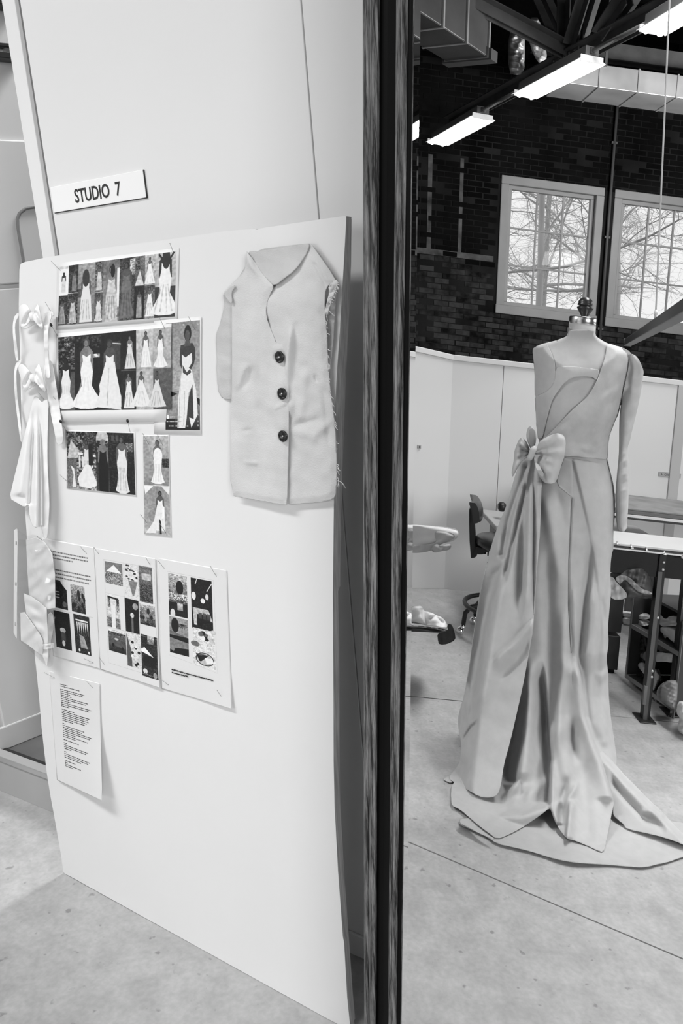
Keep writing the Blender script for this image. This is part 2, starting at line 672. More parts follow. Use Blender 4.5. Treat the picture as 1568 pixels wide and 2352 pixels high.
# name plate
sg = empty('name_plate', (-1.53, WY, 1.683), 'white engraved plate reading STUDIO 7 high on the partition', 'sign')
MB().box((-1.672, WY - 0.004, 1.683), (-1.384, WY, 1.7355)).build('plate', mat('plate_white', 0.86, 0.4), sg, bevel=0.0006)
MB().box((-1.672, WY - 0.003, 1.6815), (-1.3828, WY - 0.0002, 1.6832)).build('plate_edge', m_black, sg)
MB().box((-1.3842, WY - 0.003, 1.6815), (-1.3826, WY - 0.0002, 1.736)).build('plate_edge', m_black, sg)
text('STUDIO  7', 0.0385, m_black, sg, frame_matrix((-1.597, WY - 0.0045, 1.6955), (1, 0, 0), (0, 0, 1)), xs=0.80, bold=0.0005)

# ------------------------------------------------------------------ brick wall with two windows, seen in the mirror
BX = -12.7
m_mortar = mat('mortar', 0.020, 0.95, var=0.014, scale=1.1, spec=0.1)
WIN = [(-2.885, -1.415, 2.065, 3.995), (-4.50, -3.03, 2.065, 3.995)]   # y0, y1, z0, z1 of the frames
bw = MB()
for y0, y1, z0, z1 in ((-7, 5, -0.1, 2.10), (-7, 5, 3.96, 6.6), (-1.45, 5, 2.10, 3.96), (-3.06, -2.85, 2.10, 3.96), (-7, -4.47, 2.10, 3.96)):
    bw.box((BX - 0.35, y0, z0), (BX + 0.007, y1, z1))
brick_wall = bw.build('wall_left', m_mortar)
tag(brick_wall, kind='structure')
m_brick = varied_mat('old_brick', 0.005, 0.075, 0.8)
rnd = random.Random(3)
bl, bh, gap = 0.205, 0.066, 0.012
ref = MB().box((-0.012, -bl / 2, -bh / 2), (0.012, bl / 2, bh / 2))
me0 = None
places = []
row = 0
z = 1.30
while z < 6.0:
    y = 2.2 - (row % 2) * (bl + gap) / 2
    while y > -5.2:
        zc = z + bh / 2
        ok = True
        for y0, y1, z0, z1 in WIN:
            if y + bl / 2 > y0 + 0.05 and y - bl / 2 < y1 - 0.05 and zc + bh / 2 > z0 + 0.05 and zc - bh / 2 < z1 - 0.05:
                ok = False
        if abs(y + 0.3) < 0.03 and 2.6 < zc < 4.2:
            ok = False
        if ok and rnd.random() > 0.015:
            places.append((BX + rnd.uniform(-0.006, 0.004), y + rnd.uniform(-0.006, 0.006), zc + rnd.uniform(-0.004, 0.004)))
        y -= bl + gap
    z += bh + gap
    row += 1
vis = [p for p in places if -4.6 < p[1] < 0.55 and p[2] < 5.2]
vis.sort(key=lambda p: p[2])
solo = set(vis[:300])
for p in vis[:300]:
    if me0 is None:
        b0 = ref.build('brick', m_brick, brick_wall)
        b0.location = p
        me0 = b0.data
    else:
        o = bpy.data.objects.new('brick', me0)
        COL.objects.link(o)
        o.parent = brick_wall
        o.location = p
rest = MB()
for p in places:
    if p not in solo:
        k = rnd.uniform(0, 0.004)
        rest.box((p[0] - 0.012, p[1] - bl / 2 + k, p[2] - bh / 2), (p[0] + 0.012, p[1] + bl / 2 - k, p[2] + bh / 2))
rs = rest.build('upper_bricks', mat('old_brick_far', 0.006, 0.85, var=0.005, scale=2.0, spec=0.1), brick_wall)
tag(rs, kind='stuff')
# pale mortar stripes where an old stair was, and a steel pipe between the windows
sc = MB()
for yy, w in ((-0.02, 0.10), (-0.42, 0.06), (-0.86, 0.05)):
    sc.box((BX - 0.01, yy - w / 2, 2.85), (BX + 0.014, yy + w / 2, 4.15))
sc.box((BX - 0.01, -1.35, 2.78), (BX + 0.015, 0.6, 2.86))
sc.build('mortar_band', mat('pale_mortar', 0.12, 0.9, var=0.08, scale=6), brick_wall)
pp = empty('steel_pipe', (BX + 0.05, -2.96, 1.4), 'thin dark steel pipe running up the brick wall between the two windows', 'pipe')
MB().tube([(BX + 0.05, -2.96, 1.4), (BX + 0.05, -2.96, 5.6)], 0.022, 8).build('pipe', m_dgrey, pp)
for zz in (2.0, 3.3, 4.6):
    MB().box((BX, -3.0, zz), (BX + 0.06, -2.92, zz + 0.03)).build('clamp', m_dgrey, pp)

m_frame = mat('window_frame_paint', 0.42, 0.5, var=0.03, scale=4)
m_pane = glass_mat('window_glass', 0.985, 0.012, 0.01)
for i, (y0, y1, z0, z1) in enumerate(WIN):
    w = empty('window_%d' % (i + 1), (BX, (y0 + y1) / 2, z0), kind='structure')
    t = 0.115
    for nm, a, b in (('casing', (y0, y1, z1 - t, z1), 0.03), ('casing', (y0, y0 + t, z0 + t, z1 - t), 0.03), ('casing', (y1 - t, y1, z0 + t, z1 - t), 0.03),
                     ('sill', (y0 - 0.01, y1 + 0.01, z0, z0 + 0.13), 0.05)):
        MB().box((BX - 0.10, a[0], a[2]), (BX + b, a[1], a[3])).build(nm, m_frame, w, bevel=0.01)
    i0, i1, j0, j1 = y0 + t, y1 - t, z0 + 0.13, z1 - t
    sw = 0.055
    for a in ((i0, i1, j1 - sw, j1), (i0, i1, j0, j0 + sw), (i0, i0 + sw, j0 + sw, j1 - sw), (i1 - sw, i1, j0 + sw, j1 - sw)):
        MB().box((BX - 0.14, a[0], a[2]), (BX - 0.05, a[1], a[3])).build('sash', m_frame, w, bevel=0.006)
    g0, g1, h0, h1 = i0 + sw, i1 - sw, j0 + sw, j1 - sw
    for k in (1, 2):
        yy = g0 + (g1 - g0) * k / 3
        zz = h0 + (h1 - h0) * k / 3
        MB().box((BX - 0.12, yy - 0.011, h0), (BX - 0.085, yy + 0.011, h1)).build('glazing_bar', m_frame, w)
        MB().box((BX - 0.119, g0, zz - 0.011), (BX - 0.086, g1, zz + 0.011)).build('glazing_bar', m_frame, w)
    for a in range(3):
        for b in range(3):
            MB().box((BX - 0.105, g0 + (g1 - g0) * a / 3 + 0.002, h0 + (h1 - h0) * b / 3 + 0.002),
                     (BX - 0.101, g0 + (g1 - g0) * (a + 1) / 3 - 0.002, h0 + (h1 - h0) * (b + 1) / 3 - 0.002)).build('pane', m_pane, w)

# bare trees outside
m_bark = mat('bark', 0.6, 0.9)


def tree(x, y, label, seed, h=9.0, r=0.22, lean=0.0, fork=2.6):
    rg = random.Random(seed)
    t = empty('bare_tree', (x, y, -0.3), label, 'tree', 'bare trees outside the workshop windows')
    trunk, twigs = MB(), MB()

    def grow(p, d, L, rad, lev, mb):
        pts, rs = [p], [rad]
        k = 5
        for i in range(k):
            d = d + Vector((rg.uniform(-1, 1), rg.uniform(-1, 1), rg.uniform(-0.6, 0.8))) * (0.27 if lev else 0.05)
            d.normalize()
            p = p + d * (L / k)
            pts.append(p)
            rs.append(rad * (1 - 0.45 * (i + 1) / k))
            if lev < 4 and i > 0:
                if rs[-1] < 0.0028:
                    continue
                for _ in range(3 if lev in (1, 2) else 2 if lev > 0 else (3 if p.z < fork else 3)):
                    if lev == 0 and p.z < 1.2:
                        continue
                    side = Vector((rg.uniform(-1, 1), rg.uniform(-1, 1), rg.uniform(-0.7, 0.6) if lev < 2 else rg.uniform(-0.5, 0.8)))
                    nd = (d * 0.45 + side).normalized()
                    grow(p, nd, L * rg.uniform(0.34, 0.62) if lev else rg.uniform(2.0, 3.6), rs[-1] * rg.uniform(0.35, 0.55), lev + 1, twigs)
        mb.tube([tuple(q) for q in pts], rs, 4 if lev else 9, caps=False)
    grow(Vector((x, y, -0.3)), Vector((0, lean, 1)).normalized(), h, r, 0, trunk)
    trunk.build('trunk', m_bark, t)
    o = twigs.build('branches', m_bark, t)
    tag(o, kind='stuff')


tree(-18.0, -3.35, 'straight bare tree, the thickest stem in the first window', 11, 9, 0.082, 0.0)
tree(-18.6, -2.75, 'slimmer leaning bare tree left of the thick stem in the first window', 25, 8, 0.075, -0.06)
tree(-19.5, -5.6, 'bare tree with crooked branches filling the second window', 31, 9, 0.10, 0.10)
tree(-21.5, -4.3, 'thin bare tree further back, between the two windows', 41, 9, 0.08, 0.03)
tree(-22.5, -6.4, 'thin bare tree at the right rim of the second window', 57, 9, 0.08, -0.03)
yard = MB().box((-60, -40, -0.5), (-13.05, 40, -0.3)).build('ground', mat('yard', 0.35, 0.9))
tag(yard, kind='structure')

# rest of the shell
m_dark = mat('dark_brick_wall', 0.03, 0.9, var=0.02, scale=2)
ceil = MB().box((-13.1, -7.3, 6.5), (5.3, 5.2, 6.7)).build('ceiling', mat('dark_deck', 0.012, 0.8))
tag(ceil, kind='structure')
for nm, a, b in (('wall_front', (-13.1, -7.3, -0.1), (5.3, -7.1, 6.6)), ('wall_right', (5.1, -7.3, -0.1), (5.3, 5.2, 6.6)), ('wall_rear', (-13.1, 5.0, -0.1), (5.3, 5.2, 6.6))):
    tag(MB().box(a, b).build(nm, m_dark if nm != 'wall_front' else mat('front_wall_paint', 0.08, 0.8)), kind='structure')

# low white partitions in front of the brick wall (mirror)
c0, c1 = sz(1020, 1352), sz(1100, 1361)
PX = (c0[0] + c1[0]) / 2
PYC = c0[1]
ztop = float(sx(1053, 816, PX)[2])
pt = empty('wall_partition', (PX, PYC, 0), kind='structure')
YJ = float(sx(1149, 1000, PX)[1])
for a, b in ((PYC + 0.03, YJ + 0.0031), (YJ + 0.0030, -0.93), (-0.99, -2.2)):
    MB().box((PX - 0.05, a - 0.003, 0), (PX, b, ztop - 0.03)).build('panel', m_panel, pt, bevel=0.0006)
MB().box((PX - 0.055, PYC + 0.02, ztop - 0.032), (PX + 0.012, -2.2, ztop)).build('cap_rail', m_white, pt, bevel=0.004)
MB().box((PX - 0.04, -0.99, 0), (PX + 0.012, -0.93, ztop - 0.03)).build('stile', m_grey if 0 else mat('stile_grey', 0.5, 0.5), pt, bevel=0.002)
qf = sz(950, 1351)
qd = (qf - np.array([PX, PYC, 0.0])) * np.array([1, 1, 0])
qd /= np.linalg.norm(qd)
qn = np.array([qd[1], -qd[0], 0.0])
p2 = empty('wall_partition_side', (PX, PYC, 0), kind='structure')
q0 = np.array([PX, PYC, 0.0])
kz_ = seen(962, 796.5, q0, qn)
lk = float((kz_ - q0) @ qd)
rise = (float(kz_[2]) - ztop) / lk


def qbox(l0, l1, z0, z1, d0, d1):
    """a board of the side partition; its top edge climbs towards the viewer"""
    vs = [q0 + qd * l + qn * d + np.array([0, 0, z + (rise * l if z > 0.5 else 0)]) for z in (z0, z1) for l, d in ((l0, d0), (l1, d0), (l1, d1), (l0, d1))]
    return MB().add(vs, [(0, 3, 2, 1), (4, 5, 6, 7), (0, 1, 5, 4), (1, 2, 6, 5), (2, 3, 7, 6), (3, 0, 4, 7)])


qbox(-0.012, 1.1, 0, ztop - 0.03, -0.05, 0.0).build('panel', m_panel, p2, bevel=0.002)
qbox(-0.006, 1.1, ztop - 0.032, ztop, -0.055, 0.012).build('cap_rail', m_white, p2, bevel=0.004)
ws = empty('switch_plate', q0 + qd * 0.17 + np.array([0, 0, 0.93]), 'small grey switch plate on the left partition, seen in the mirror', 'switch')
k0 = seen(962, 1026, q0, qn)
MB().obox(k0 + qn * 0.004, (qd, Z_, qn), (0.011, 0.011, 0.004)).build('plate', m_grey, ws, bevel=0.002)
MB().obox(k0 + qn * 0.009, (qd, Z_, qn), (0.004, 0.006, 0.003)).build('button', m_dgrey, ws)

s0 = sx(1537, 1091, PX)
s4 = empty('name_plate', s0, 'small grey plate reading STUDIO 4 on the far white partition, reversed in the mirror', 'sign')
MB().box((PX, s0[1] - 0.068, s0[2] - 0.014), (PX + 0.004, s0[1] + 0.068, s0[2] + 0.014)).build('plate', m_grey, s4, bevel=0.001)
text('STUDIO  4', 0.019, m_dgrey, s4, frame_matrix((PX + 0.0045, s0[1] - 0.035, s0[2] - 0.007), (0, 1, 0), (0, 0, 1)), bold=0.0003)

# ------------------------------------------------------------------ pin board leaning on the partition
BA, BB = np.array([-1.891, 1.237, 0.0]), np.array([-0.924, 1.185, 0.0])
BU = (BB - BA) / np.linalg.norm(BB - BA)
BT = np.array([0.0, 0.085, 1.59])
BT = BT - BU * (BT @ BU)
BT /= np.linalg.norm(BT)
BN = np.cross(BU, BT)
BN = BN if BN[1] < 0 else -BN


def on_board(px, py, d=0.0):
    r = ray(px, py)
    return EYE + r * (((BA - EYE) @ BN + np.asarray(d)) / (r @ BN))[..., None]


def board(name, label, px, back, thick, m, parts=True):
    c = np.array(px, float)
    P = on_board(c[:, 0], c[:, 1], -back)
    P[:, 2] = np.maximum(P[:, 2], 0.001)
    n = len(P)
    o = empty(name, P[:, :3].mean(0) * np.array([1, 1, 0]), label, 'board')
    f = MB()
    f.add(P, [tuple(range(n))[::-1]])
    e = P - BN * thick
    e[:, 2] = np.maximum(e[:, 2], 0.001)
    f.add(e, [tuple(range(n))])
    f.build('face', m, o)
    g = MB()
    g.add(np.concatenate([P, e]), [(i, (i + 1) % n, (i + 1) % n + n, i + n) for i in range(n)])
    g.build('foam_edge', mat('foam_edge', 0.42, 0.8, var=0.12, scale=3, stretch=(60, 60, 1)), o)
    return o


m_foam = mat('foam_board', 0.735, 0.55, var=0.012, scale=3, bump=0.02, bscale=20)
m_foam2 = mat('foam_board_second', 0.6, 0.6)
left_edge = [(148, 2006), (145, 2001), (140.7, 1968), (135, 1935), (133, 1925), (129, 1900), (121.5, 1859), (115, 1824), (107, 1773), (96, 1677), (89.5, 1600), (80, 1507), (66, 1295), (57, 1166), (50, 1000), (46, 823), (43, 711), (44.5, 619), (47, 606)]
top_edge = [(56, 602), (75, 598), (100, 592.5), (150, 584), (250, 568), (393, 549), (450, 540.5), (500, 533), (520, 530.5), (583, 525.5), (590, 527.5), (600, 524), (700, 509), (790, 496), (795, 497)]
right_edge = [(793, 540), (789, 610), (780, 760), (773, 860), (768, 960), (766.5, 1160), (764, 1370), (765, 1500), (766, 1750), (768, 1850), (776, 2000), (787, 2150), (790, 2165), (797, 2290), (805, 2368)]
bottom_edge = [(744.7, 2352), (650, 2297.6), (448, 2180), (300, 2098), (205, 2044), (180, 2032), (166, 2022)]
board('pin_board', 'big white foam pin board leaning on the partition, covered with pinned sheets and garments', left_edge + top_edge + right_edge + bottom_edge, 0.0, 0.014, m_foam)
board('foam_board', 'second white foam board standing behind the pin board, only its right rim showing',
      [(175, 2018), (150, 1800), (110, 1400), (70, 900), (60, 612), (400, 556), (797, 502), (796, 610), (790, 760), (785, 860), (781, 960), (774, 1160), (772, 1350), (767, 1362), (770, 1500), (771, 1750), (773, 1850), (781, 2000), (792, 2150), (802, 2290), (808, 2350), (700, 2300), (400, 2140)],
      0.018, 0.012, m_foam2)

# ------------------------------------------------------------------ printed sheets
m_paper = mat('paper', 0.84, 0.6)
m_steel = mat('pin_steel', 0.30, 0.35, metal=0.7)
m_ink = mat('ink', 0.02, 0.7)
rs_ = np.random.RandomState(5)


class Pic:
    """a small grey picture, drawn into an array"""

    def __init__(s, w, h, bg=0.9):
        s.w, s.h = w, h
        s.a = np.full((h, w), bg, float)
        s.Y, s.X = np.mgrid[0:h, 0:w].astype(float)

    def poly(s, pts, v, alpha=1.0):
        p = np.array(pts, float)
        x0, y0 = np.maximum(np.floor(p.min(0)).astype(int), 0)
        x1, y1 = np.ceil(p.max(0)).astype(int) + 1
        x1, y1 = min(x1, s.w), min(y1, s.h)
        if x1 <= x0 or y1 <= y0:
            return
        k = inside(p, s.X[y0:y1, x0:x1] + 0.5, s.Y[y0:y1, x0:x1] + 0.5)
        t = s.a[y0:y1, x0:x1]
        t[k] = t[k] * (1 - alpha) + v * alpha

    def rect(s, x0, y0, x1, y1, v, v2=None, noise=0.0, cell=6):
        x0, y0, x1, y1 = (int(round(q)) for q in (x0, y0, x1, y1))
        x0, y0, x1, y1 = max(x0, 0), max(y0, 0), min(x1, s.w), min(y1, s.h)
        if x1 <= x0 or y1 <= y0:
            return
        t = np.linspace(0, 1, y1 - y0)[:, None]
        b = v + ((v if v2 is None else v2) - v) * t + np.zeros((y1 - y0, x1 - x0))
        if noise:
            for c, q in ((cell, 1.0), (max(cell // 2, 2), 0.7), (max(cell // 4, 1), 0.4)):
                n = rs_.rand((y1 - y0) // c + 2, (x1 - x0) // c + 2)
                b = b + (np.kron(n, np.ones((c, c)))[: y1 - y0, : x1 - x0] - 0.5) * noise * 2 * q
        s.a[y0:y1, x0:x1] = np.clip(b, 0.01, 0.95)

    def ell(s, cx, cy, rx, ry, v, alpha=1.0):
        t = np.linspace(0, 2 * math.pi, 22)[:-1]
        s.poly(np.stack([cx + rx * np.cos(t), cy + ry * np.sin(t)], 1), v, alpha)

    def line(s, x0, y0, x1, y1, w, v, alpha=1.0):
        d = math.hypot(x1 - x0, y1 - y0) + 1e-6
        nx, ny = -(y1 - y0) / d * w / 2, (x1 - x0) / d * w / 2
        s.poly([(x0 + nx, y0 + ny), (x1 + nx, y1 + ny), (x1 - nx, y1 - ny), (x0 - nx, y0 - ny)], v, alpha)

    def bride(s, cx, top, h, flare=0.5, skin=0.3, hair=0.1, dress=0.9, shade=0.68, kind=0):
        u = h / 8.0
        b = top + h
        w = flare * h
        tr = w * (0.65 if kind == 1 else 0.5)
        # gown
        if kind == 2:      # full skirt
            g = [(cx - 0.55 * u, top + 2.7 * u), (cx + 0.55 * u, top + 2.7 * u), (cx + w * 0.42, b - 1.6 * u), (cx + w * 0.6, b - 0.2 * u), (cx, b), (cx - w * 0.6, b - 0.2 * u), (cx - w * 0.42, b - 1.6 * u)]
        elif kind == 1:    # mermaid with train
            g = [(cx - 0.5 * u, top + 2.7 * u), (cx + 0.5 * u, top + 2.7 * u), (cx + 0.75 * u, top + 3.8 * u), (cx + 0.6 * u, top + 5.4 * u), (cx + tr * 0.6, b - 1.0 * u), (cx + tr * 0.75, b - 0.35 * u), (cx + tr * 0.3, b), (cx - tr * 0.3, b), (cx - tr * 0.75, b - 0.35 * u), (cx - tr * 0.6, b - 1.0 * u), (cx - 0.6 * u, top + 5.4 * u), (cx - 0.75 * u, top + 3.8 * u)]
        else:
            g = [(cx - 0.5 * u, top + 2.7 * u), (cx + 0.5 * u, top + 2.7 * u), (cx + 0.8 * u, top + 4.2 * u), (cx + w * 0.4, b), (cx - w * 0.35, b), (cx - 0.75 * u, top + 4.2 * u)]
        s.poly([(cx - 0.22 * u, top + 0.9 * u), (cx + 0.22 * u, top + 0.9 * u), (cx + 0.75 * u, top + 1.6 * u), (cx + 0.8 * u, top + 3.6 * u), (cx + 0.6 * u, top + 3.7 * u), (cx + 0.5 * u, top + 2.2 * u),
                (cx - 0.5 * u, top + 2.2 * u), (cx - 0.6 * u, top + 3.7 * u), (cx - 0.8 * u, top + 3.6 * u), (cx - 0.75 * u, top + 1.6 * u)], skin)
        s.poly(g, dress)
        s.poly([(cx - 0.5 * u, top + 1.85 * u), (cx, top + 2.15 * u), (cx + 0.5 * u, top + 1.85 * u), (cx + 0.45 * u, top + 3.2 * u), (cx - 0.45 * u, top + 3.2 * u)], dress)
        s.ell(cx, top + 0.55 * u, 0.36 * u, 0.52 * u, hair)
        s.ell(cx - 0.06 * u, top + 0.62 * u, 0.22 * u, 0.36 * u, skin)
        for k in (-0.55, -0.25, 0.12, 0.4):
            s.line(cx + k * 0.8 * u, top + 4.4 * u, cx + k * w * 0.62, b - 0.4 * u, max(0.16 * u, 1), shade, 0.6)

    def image(s, name):
        a = s.a.copy()
        g = rs_.rand(s.h // 10 + 2, s.w // 10 + 2)
        g = np.kron(g, np.ones((10, 10)))[:s.h, :s.w]
        for _ in range(5):
            g = (g + np.roll(g, 3, 0) + np.roll(g, 3, 1) + np.roll(g, -3, 0) + np.roll(g, -3, 1)) / 5
        a = a * np.where(np.abs(a - 0.86) < 0.006, 1.0, np.where(a < 0.84, 0.80 + 0.36 * g, 0.95 + 0.07 * g))      # mottled print, plain page
        for _ in range(2):
            a[1:-1, 1:-1] = (2 * a[1:-1, 1:-1] + a[:-2, 1:-1] + a[2:, 1:-1] + a[1:-1, :-2] + a[1:-1, 2:]) / 6
        a = np.clip(a[::-1], 0, 1)
        im = bpy.data.images.new(name, s.w, s.h)
        px = np.ones((s.h, s.w, 4), np.float32)
        px[..., :3] = a[..., None]
        im.pixels.foreach_set(px.ravel())
        im.pack()
        m = bpy.data.materials.new(name)
        m.use_nodes = True
        nt = m.node_tree
        t = nt.nodes.new('ShaderNodeTexImage')
        t.image = im
        t.extension = 'EXTEND'
        nt.links.new(t.outputs[0], nt.nodes['Principled BSDF'].inputs['Base Color'])
        nt.nodes['Principled BSDF'].inputs['Roughness'].default_value = 0.5
        return m


def patch(corners, depth, n=9):
    """grid of points on the board: corners TL, TR, BR, BL as measured, depth(s, t) off the board"""
    c = np.array(corners, float)
    s, t = np.meshgrid(np.linspace(0, 1, n), np.linspace(0, 1, n))
    q = (c[0] * ((1 - s) * (1 - t))[..., None] + c[1] * (s * (1 - t))[..., None] + c[2] * (s * t)[..., None] + c[3] * ((1 - s) * t)[..., None])
    return on_board(q[..., 0], q[..., 1], depth(q[..., 0], q[..., 1])), s, t


def uv_patch(name, corners, depth, m, parent, n=9):
    P, s, t = patch(corners, depth, n)
    mb = MB().grid(P, flip=True)
    o = mb.build(name, m, parent)
    me = o.data
    uvl = me.uv_layers.new(name='UVMap')
    uv = np.stack([s.ravel(), 1 - t.ravel()], 1)
    li = np.empty(len(me.loops), int)
    me.loops.foreach_get('vertex_index', li)
    uvl.data.foreach_set('uv', uv[li].astype(np.float32).ravel())
    return o


def sheet(label, corners, depth, prints, cat='print', name='printed_sheet'):
    c = np.array(corners, float)
    mid = on_board(c[:, 0].mean(), c[:, 1].mean(), 0.001)
    o = empty(name, mid, label, cat, 'printed sheets pinned to the board')
    P, s, t = patch(corners, depth)
    MB().grid(P, flip=True).build('paper', m_paper, o, solid=0.0004)
    for pc, m in prints:
        uv_patch('picture', pc, lambda x, y: depth(x, y) + 0.0006, m, o)
    return o


def flat(d, wob=0.0006, seed=0):
    return lambda x, y: d + wrinkle(np.asarray(x, float), np.asarray(y, float), wob, 90, seed) + wob * 1.5


# sheet 1: a collage of gowns, two rows
p = Pic(810, 430, 0.8)
p.rect(0, 20, 66, 210, 0.92)
p.bride(32, 45, 150, 0.25, 0.1, 0.05, 0.85)
p.rect(66, 0, 140, 200, 0.16, 0.22, 0.10, 12)
p.bride(104, 40, 150, 0.3, 0.3, 0.2, 0.5, 0.35)
p.rect(0, 215, 62, 430, 0.15, 0.25, 0.14, 10)
p.bride(25, 250, 170, 0.4, 0.3, 0.2, 0.6, 0.4)
p.rect(62, 205, 132, 430, 0.2, 0.3, 0.2, 10)
p.bride(98, 225, 195, 0.35, 0.3, 0.1, 0.75, 0.5)
p.rect(132, 0, 250, 430, 0.62, 0.42, 0.05, 16)
p.rect(132, 180, 160, 240, 0.3, 0.3, 0.1)
p.bride(188, 60, 360, 0.32, 0.35, 0.12, 0.86, 0.7)
p.ell(186, 105, 24, 62, 0.2)
p.rect(250, 0, 305, 215, 0.3, 0.45, 0.14, 12)
p.bride(278, 30, 170, 0.3, 0.35, 0.12, 0.8)
p.rect(250, 218, 305, 430, 0.28, 0.4, 0.1, 8)
p.bride(278, 232, 190, 0.3, 0.35, 0.12, 0.85, kind=1)
p.rect(305, 0, 420, 430, 0.42, 0.6, 0.05, 20)
p.rect(402, 60, 420, 330, 0.9)
p.bride(364, 40, 390, 0.30, 0.5, 0.12, 0.78, 0.55)
p.ell(372, 75, 15, 48, 0.1)
p.rect(420, 0, 525, 430, 0.22, 0.30, 0.12, 10)
p.rect(490, 10, 525, 120, 0.7, 0.6, 0.2, 8)
p.bride(468, 25, 390, 0.34, 0.3, 0.12, 0.42, 0.3, kind=1)
p.rect(525, 0, 595, 205, 0.45, 0.3, 0.06, 8)
p.rect(530, 0, 560, 90, 0.28, 0.28, 0.2, 8)
p.poly([(560, 95), (590, 200), (528, 200), (545, 140)], 0.8)
p.rect(595, 0, 668, 205, 0.75, 0.6, 0.08, 10)
p.bride(628, 15, 180, 0.55, 0.4, 0.2, 0.92, 0.78)
p.rect(525, 205, 595, 430, 0.10, 0.06, 0.06, 8)
p.bride(560, 235, 185, 0.28, 0.35, 0.15, 0.6)
p.rect(595, 205, 668, 430, 0.3, 0.55, 0.12, 10)
p.bride(632, 215, 200, 0.4, 0.4, 0.15, 0.92, 0.6)
p.rect(668, 0, 810, 225, 0.74, 0.7, 0.03, 30)
p.line(668, 110, 810, 112, 3, 0.6)
p.rect(668, 225, 810, 430, 0.2, 0.2, 0.02, 20)
p.bride(738, -40, 455, 0.46, 0.18, 0.1, 0.93, 0.75, kind=1)
p.ell(742, 42, 28, 66, 0.16)
p.line(728, 60, 690, 5, 12, 0.15)
p.line(756, 60, 795, 2, 12, 0.15)
S1 = [(137, 613), (405, 577), (401, 727), (133, 748)]
sheet('white sheet with a two-row collage of gowns, topmost on the board', [(131, 605), (411, 569), (406, 735), (128, 757)], flat(0.0012, 0.0004, 1), [(S1, p.image('gown_collage_top'))])

# sheet 2: second collage
p = Pic(790, 500, 0.6)
p.rect(0, 0, 115, 500, 0.16, 0.4, 0.02)
p.rect(0, 0, 115, 240, 0.25, 0.1, 0.28, 14)
p.poly([(70, 240), (115, 300), (115, 500), (0, 500), (0, 250)], 0.33)
p.bride(52, 140, 350, 0.36, 0.12, 0.05, 0.9, 0.82, kind=1)
p.ell(52, 440, 48, 50, 0.92)
p.rect(115, 0, 440, 500, 0.10, 0.06, 0.03, 16)
p.rect(130, 10, 300, 90, 0.16, 0.1, 0.12, 14)
p.rect(200, 130, 290, 155, 0.8, 0.5, 0.3, 10)
p.bride(198, 20, 470, 0.50, 0.5, 0.3, 0.93, 0.85, kind=1)
p.ell(206, 430, 78, 62, 0.93)
p.rect(355, 60, 435, 240, 0.25, 0.22, 0.02)
p.line(350, 65, 438, 78, 6, 0.8)
p.bride(360, 40, 450, 0.40, 0.3, 0.2, 0.9, 0.75, kind=2)
p.poly([(330, 190), (395, 190), (440, 500), (300, 480), (285, 340)], 0.9)
p.line(355, 230, 340, 470, 5, 0.75)
p.rect(440, 0, 545, 250, 0.07, 0.12, 0.03, 12)
p.bride(500, 30, 210, 0.5, 0.5, 0.2, 0.85, 0.6)
p.rect(440, 252, 545, 500, 0.10, 0.14, 0.04, 12)
p.bride(492, 265, 225, 0.45, 0.4, 0.1, 0.9, 0.6)
p.rect(545, 0, 662, 245, 0.76, 0.70, 0.02)
p.bride(612, 10, 225, 0.45, 0.35, 0.15, 0.92, 0.8)
p.rect(545, 248, 662, 500, 0.72, 0.68, 0.02)
p.bride(580, 258, 225, 0.6, 0.35, 0.15, 0.9, 0.78, kind=2)
p.rect(662, 0, 790, 245, 0.70, 0.66, 0.02)
p.bride(715, 10, 232, 0.45, 0.35, 0.15, 0.93, 0.84, kind=1)
p.rect(665, 248, 790, 500, 0.36, 0.30, 0.03)
p.bride(690, 262, 225, 0.5, 0.3, 0.1, 0.85, 0.6, kind=2)
S2 = [(133.5, 775), (393, 751), (393, 940), (135, 943)]

# sheet 3: a single tall picture of a gown with a slit
q = Pic(320, 1000, 0.62)
q.rect(0, 0, 320, 1000, 0.55, 0.72)
q.rect(0, 700, 320, 1000, 0.66, 0.05)
q.rect(0, 640, 130, 760, 0.5, 0.7)
q.poly([(45, 640), (110, 665), (55, 690)], 0.03)
q.poly([(45, 700), (130, 660), (150, 900), (10, 900), (10, 800)], 0.62, 0.7)
q.poly([(290, 700), (320, 720), (320, 780), (300, 760)], 0.04)
q.poly([(140, 215), (250, 200), (275, 250), (278, 340), (262, 400), (215, 480), (190, 492), (150, 440), (130, 380), (135, 260)], 0.22)
q.poly([(150, 300), (185, 330), (245, 290), (248, 380), (215, 430), (245, 450), (285, 640), (300, 860), (240, 980), (215, 860), (235, 640), (250, 590), (215, 660), (195, 900), (180, 1000), (110, 1000), (118, 700), (148, 480), (152, 400)], 0.90)
q.poly([(250, 580), (255, 700), (262, 900), (205, 880), (215, 700)], 0.2)
q.line(140, 500, 122, 980, 5, 0.7)
q.line(178, 640, 170, 960, 6, 0.7)
q.ell(206, 110, 34, 76, 0.13)
q.ell(203, 128, 22, 50, 0.34)
q.poly([(186, 170), (218, 170), (236, 226), (170, 230)], 0.3)
q.poly([(158, 400), (196, 470), (226, 440), (240, 470), (200, 498), (160, 470)], 0.25)
q.rect(0, 900, 90, 990, 0.03)
q.ell(20, 880, 13, 20, 0.93)
for x0, x1, yy in ((42, 105, 880), (120, 150, 880), (10, 150, 922), (30, 75, 965), (85, 130, 965), (150, 215, 965), (150, 180, 28)):
    x = x0
    while x < x1:
        l = rs_.randint(6, 16)
        q.rect(x, yy - 6, min(x + l, x1), yy + 6, 0.75)
        x += l + 4
for yy in (35, 700, 860, 920, 960):
    q.ell(302, yy, 8, 9, 0.7, 0.7)
q.rect(0, 984, 320, 1000, 0.02)
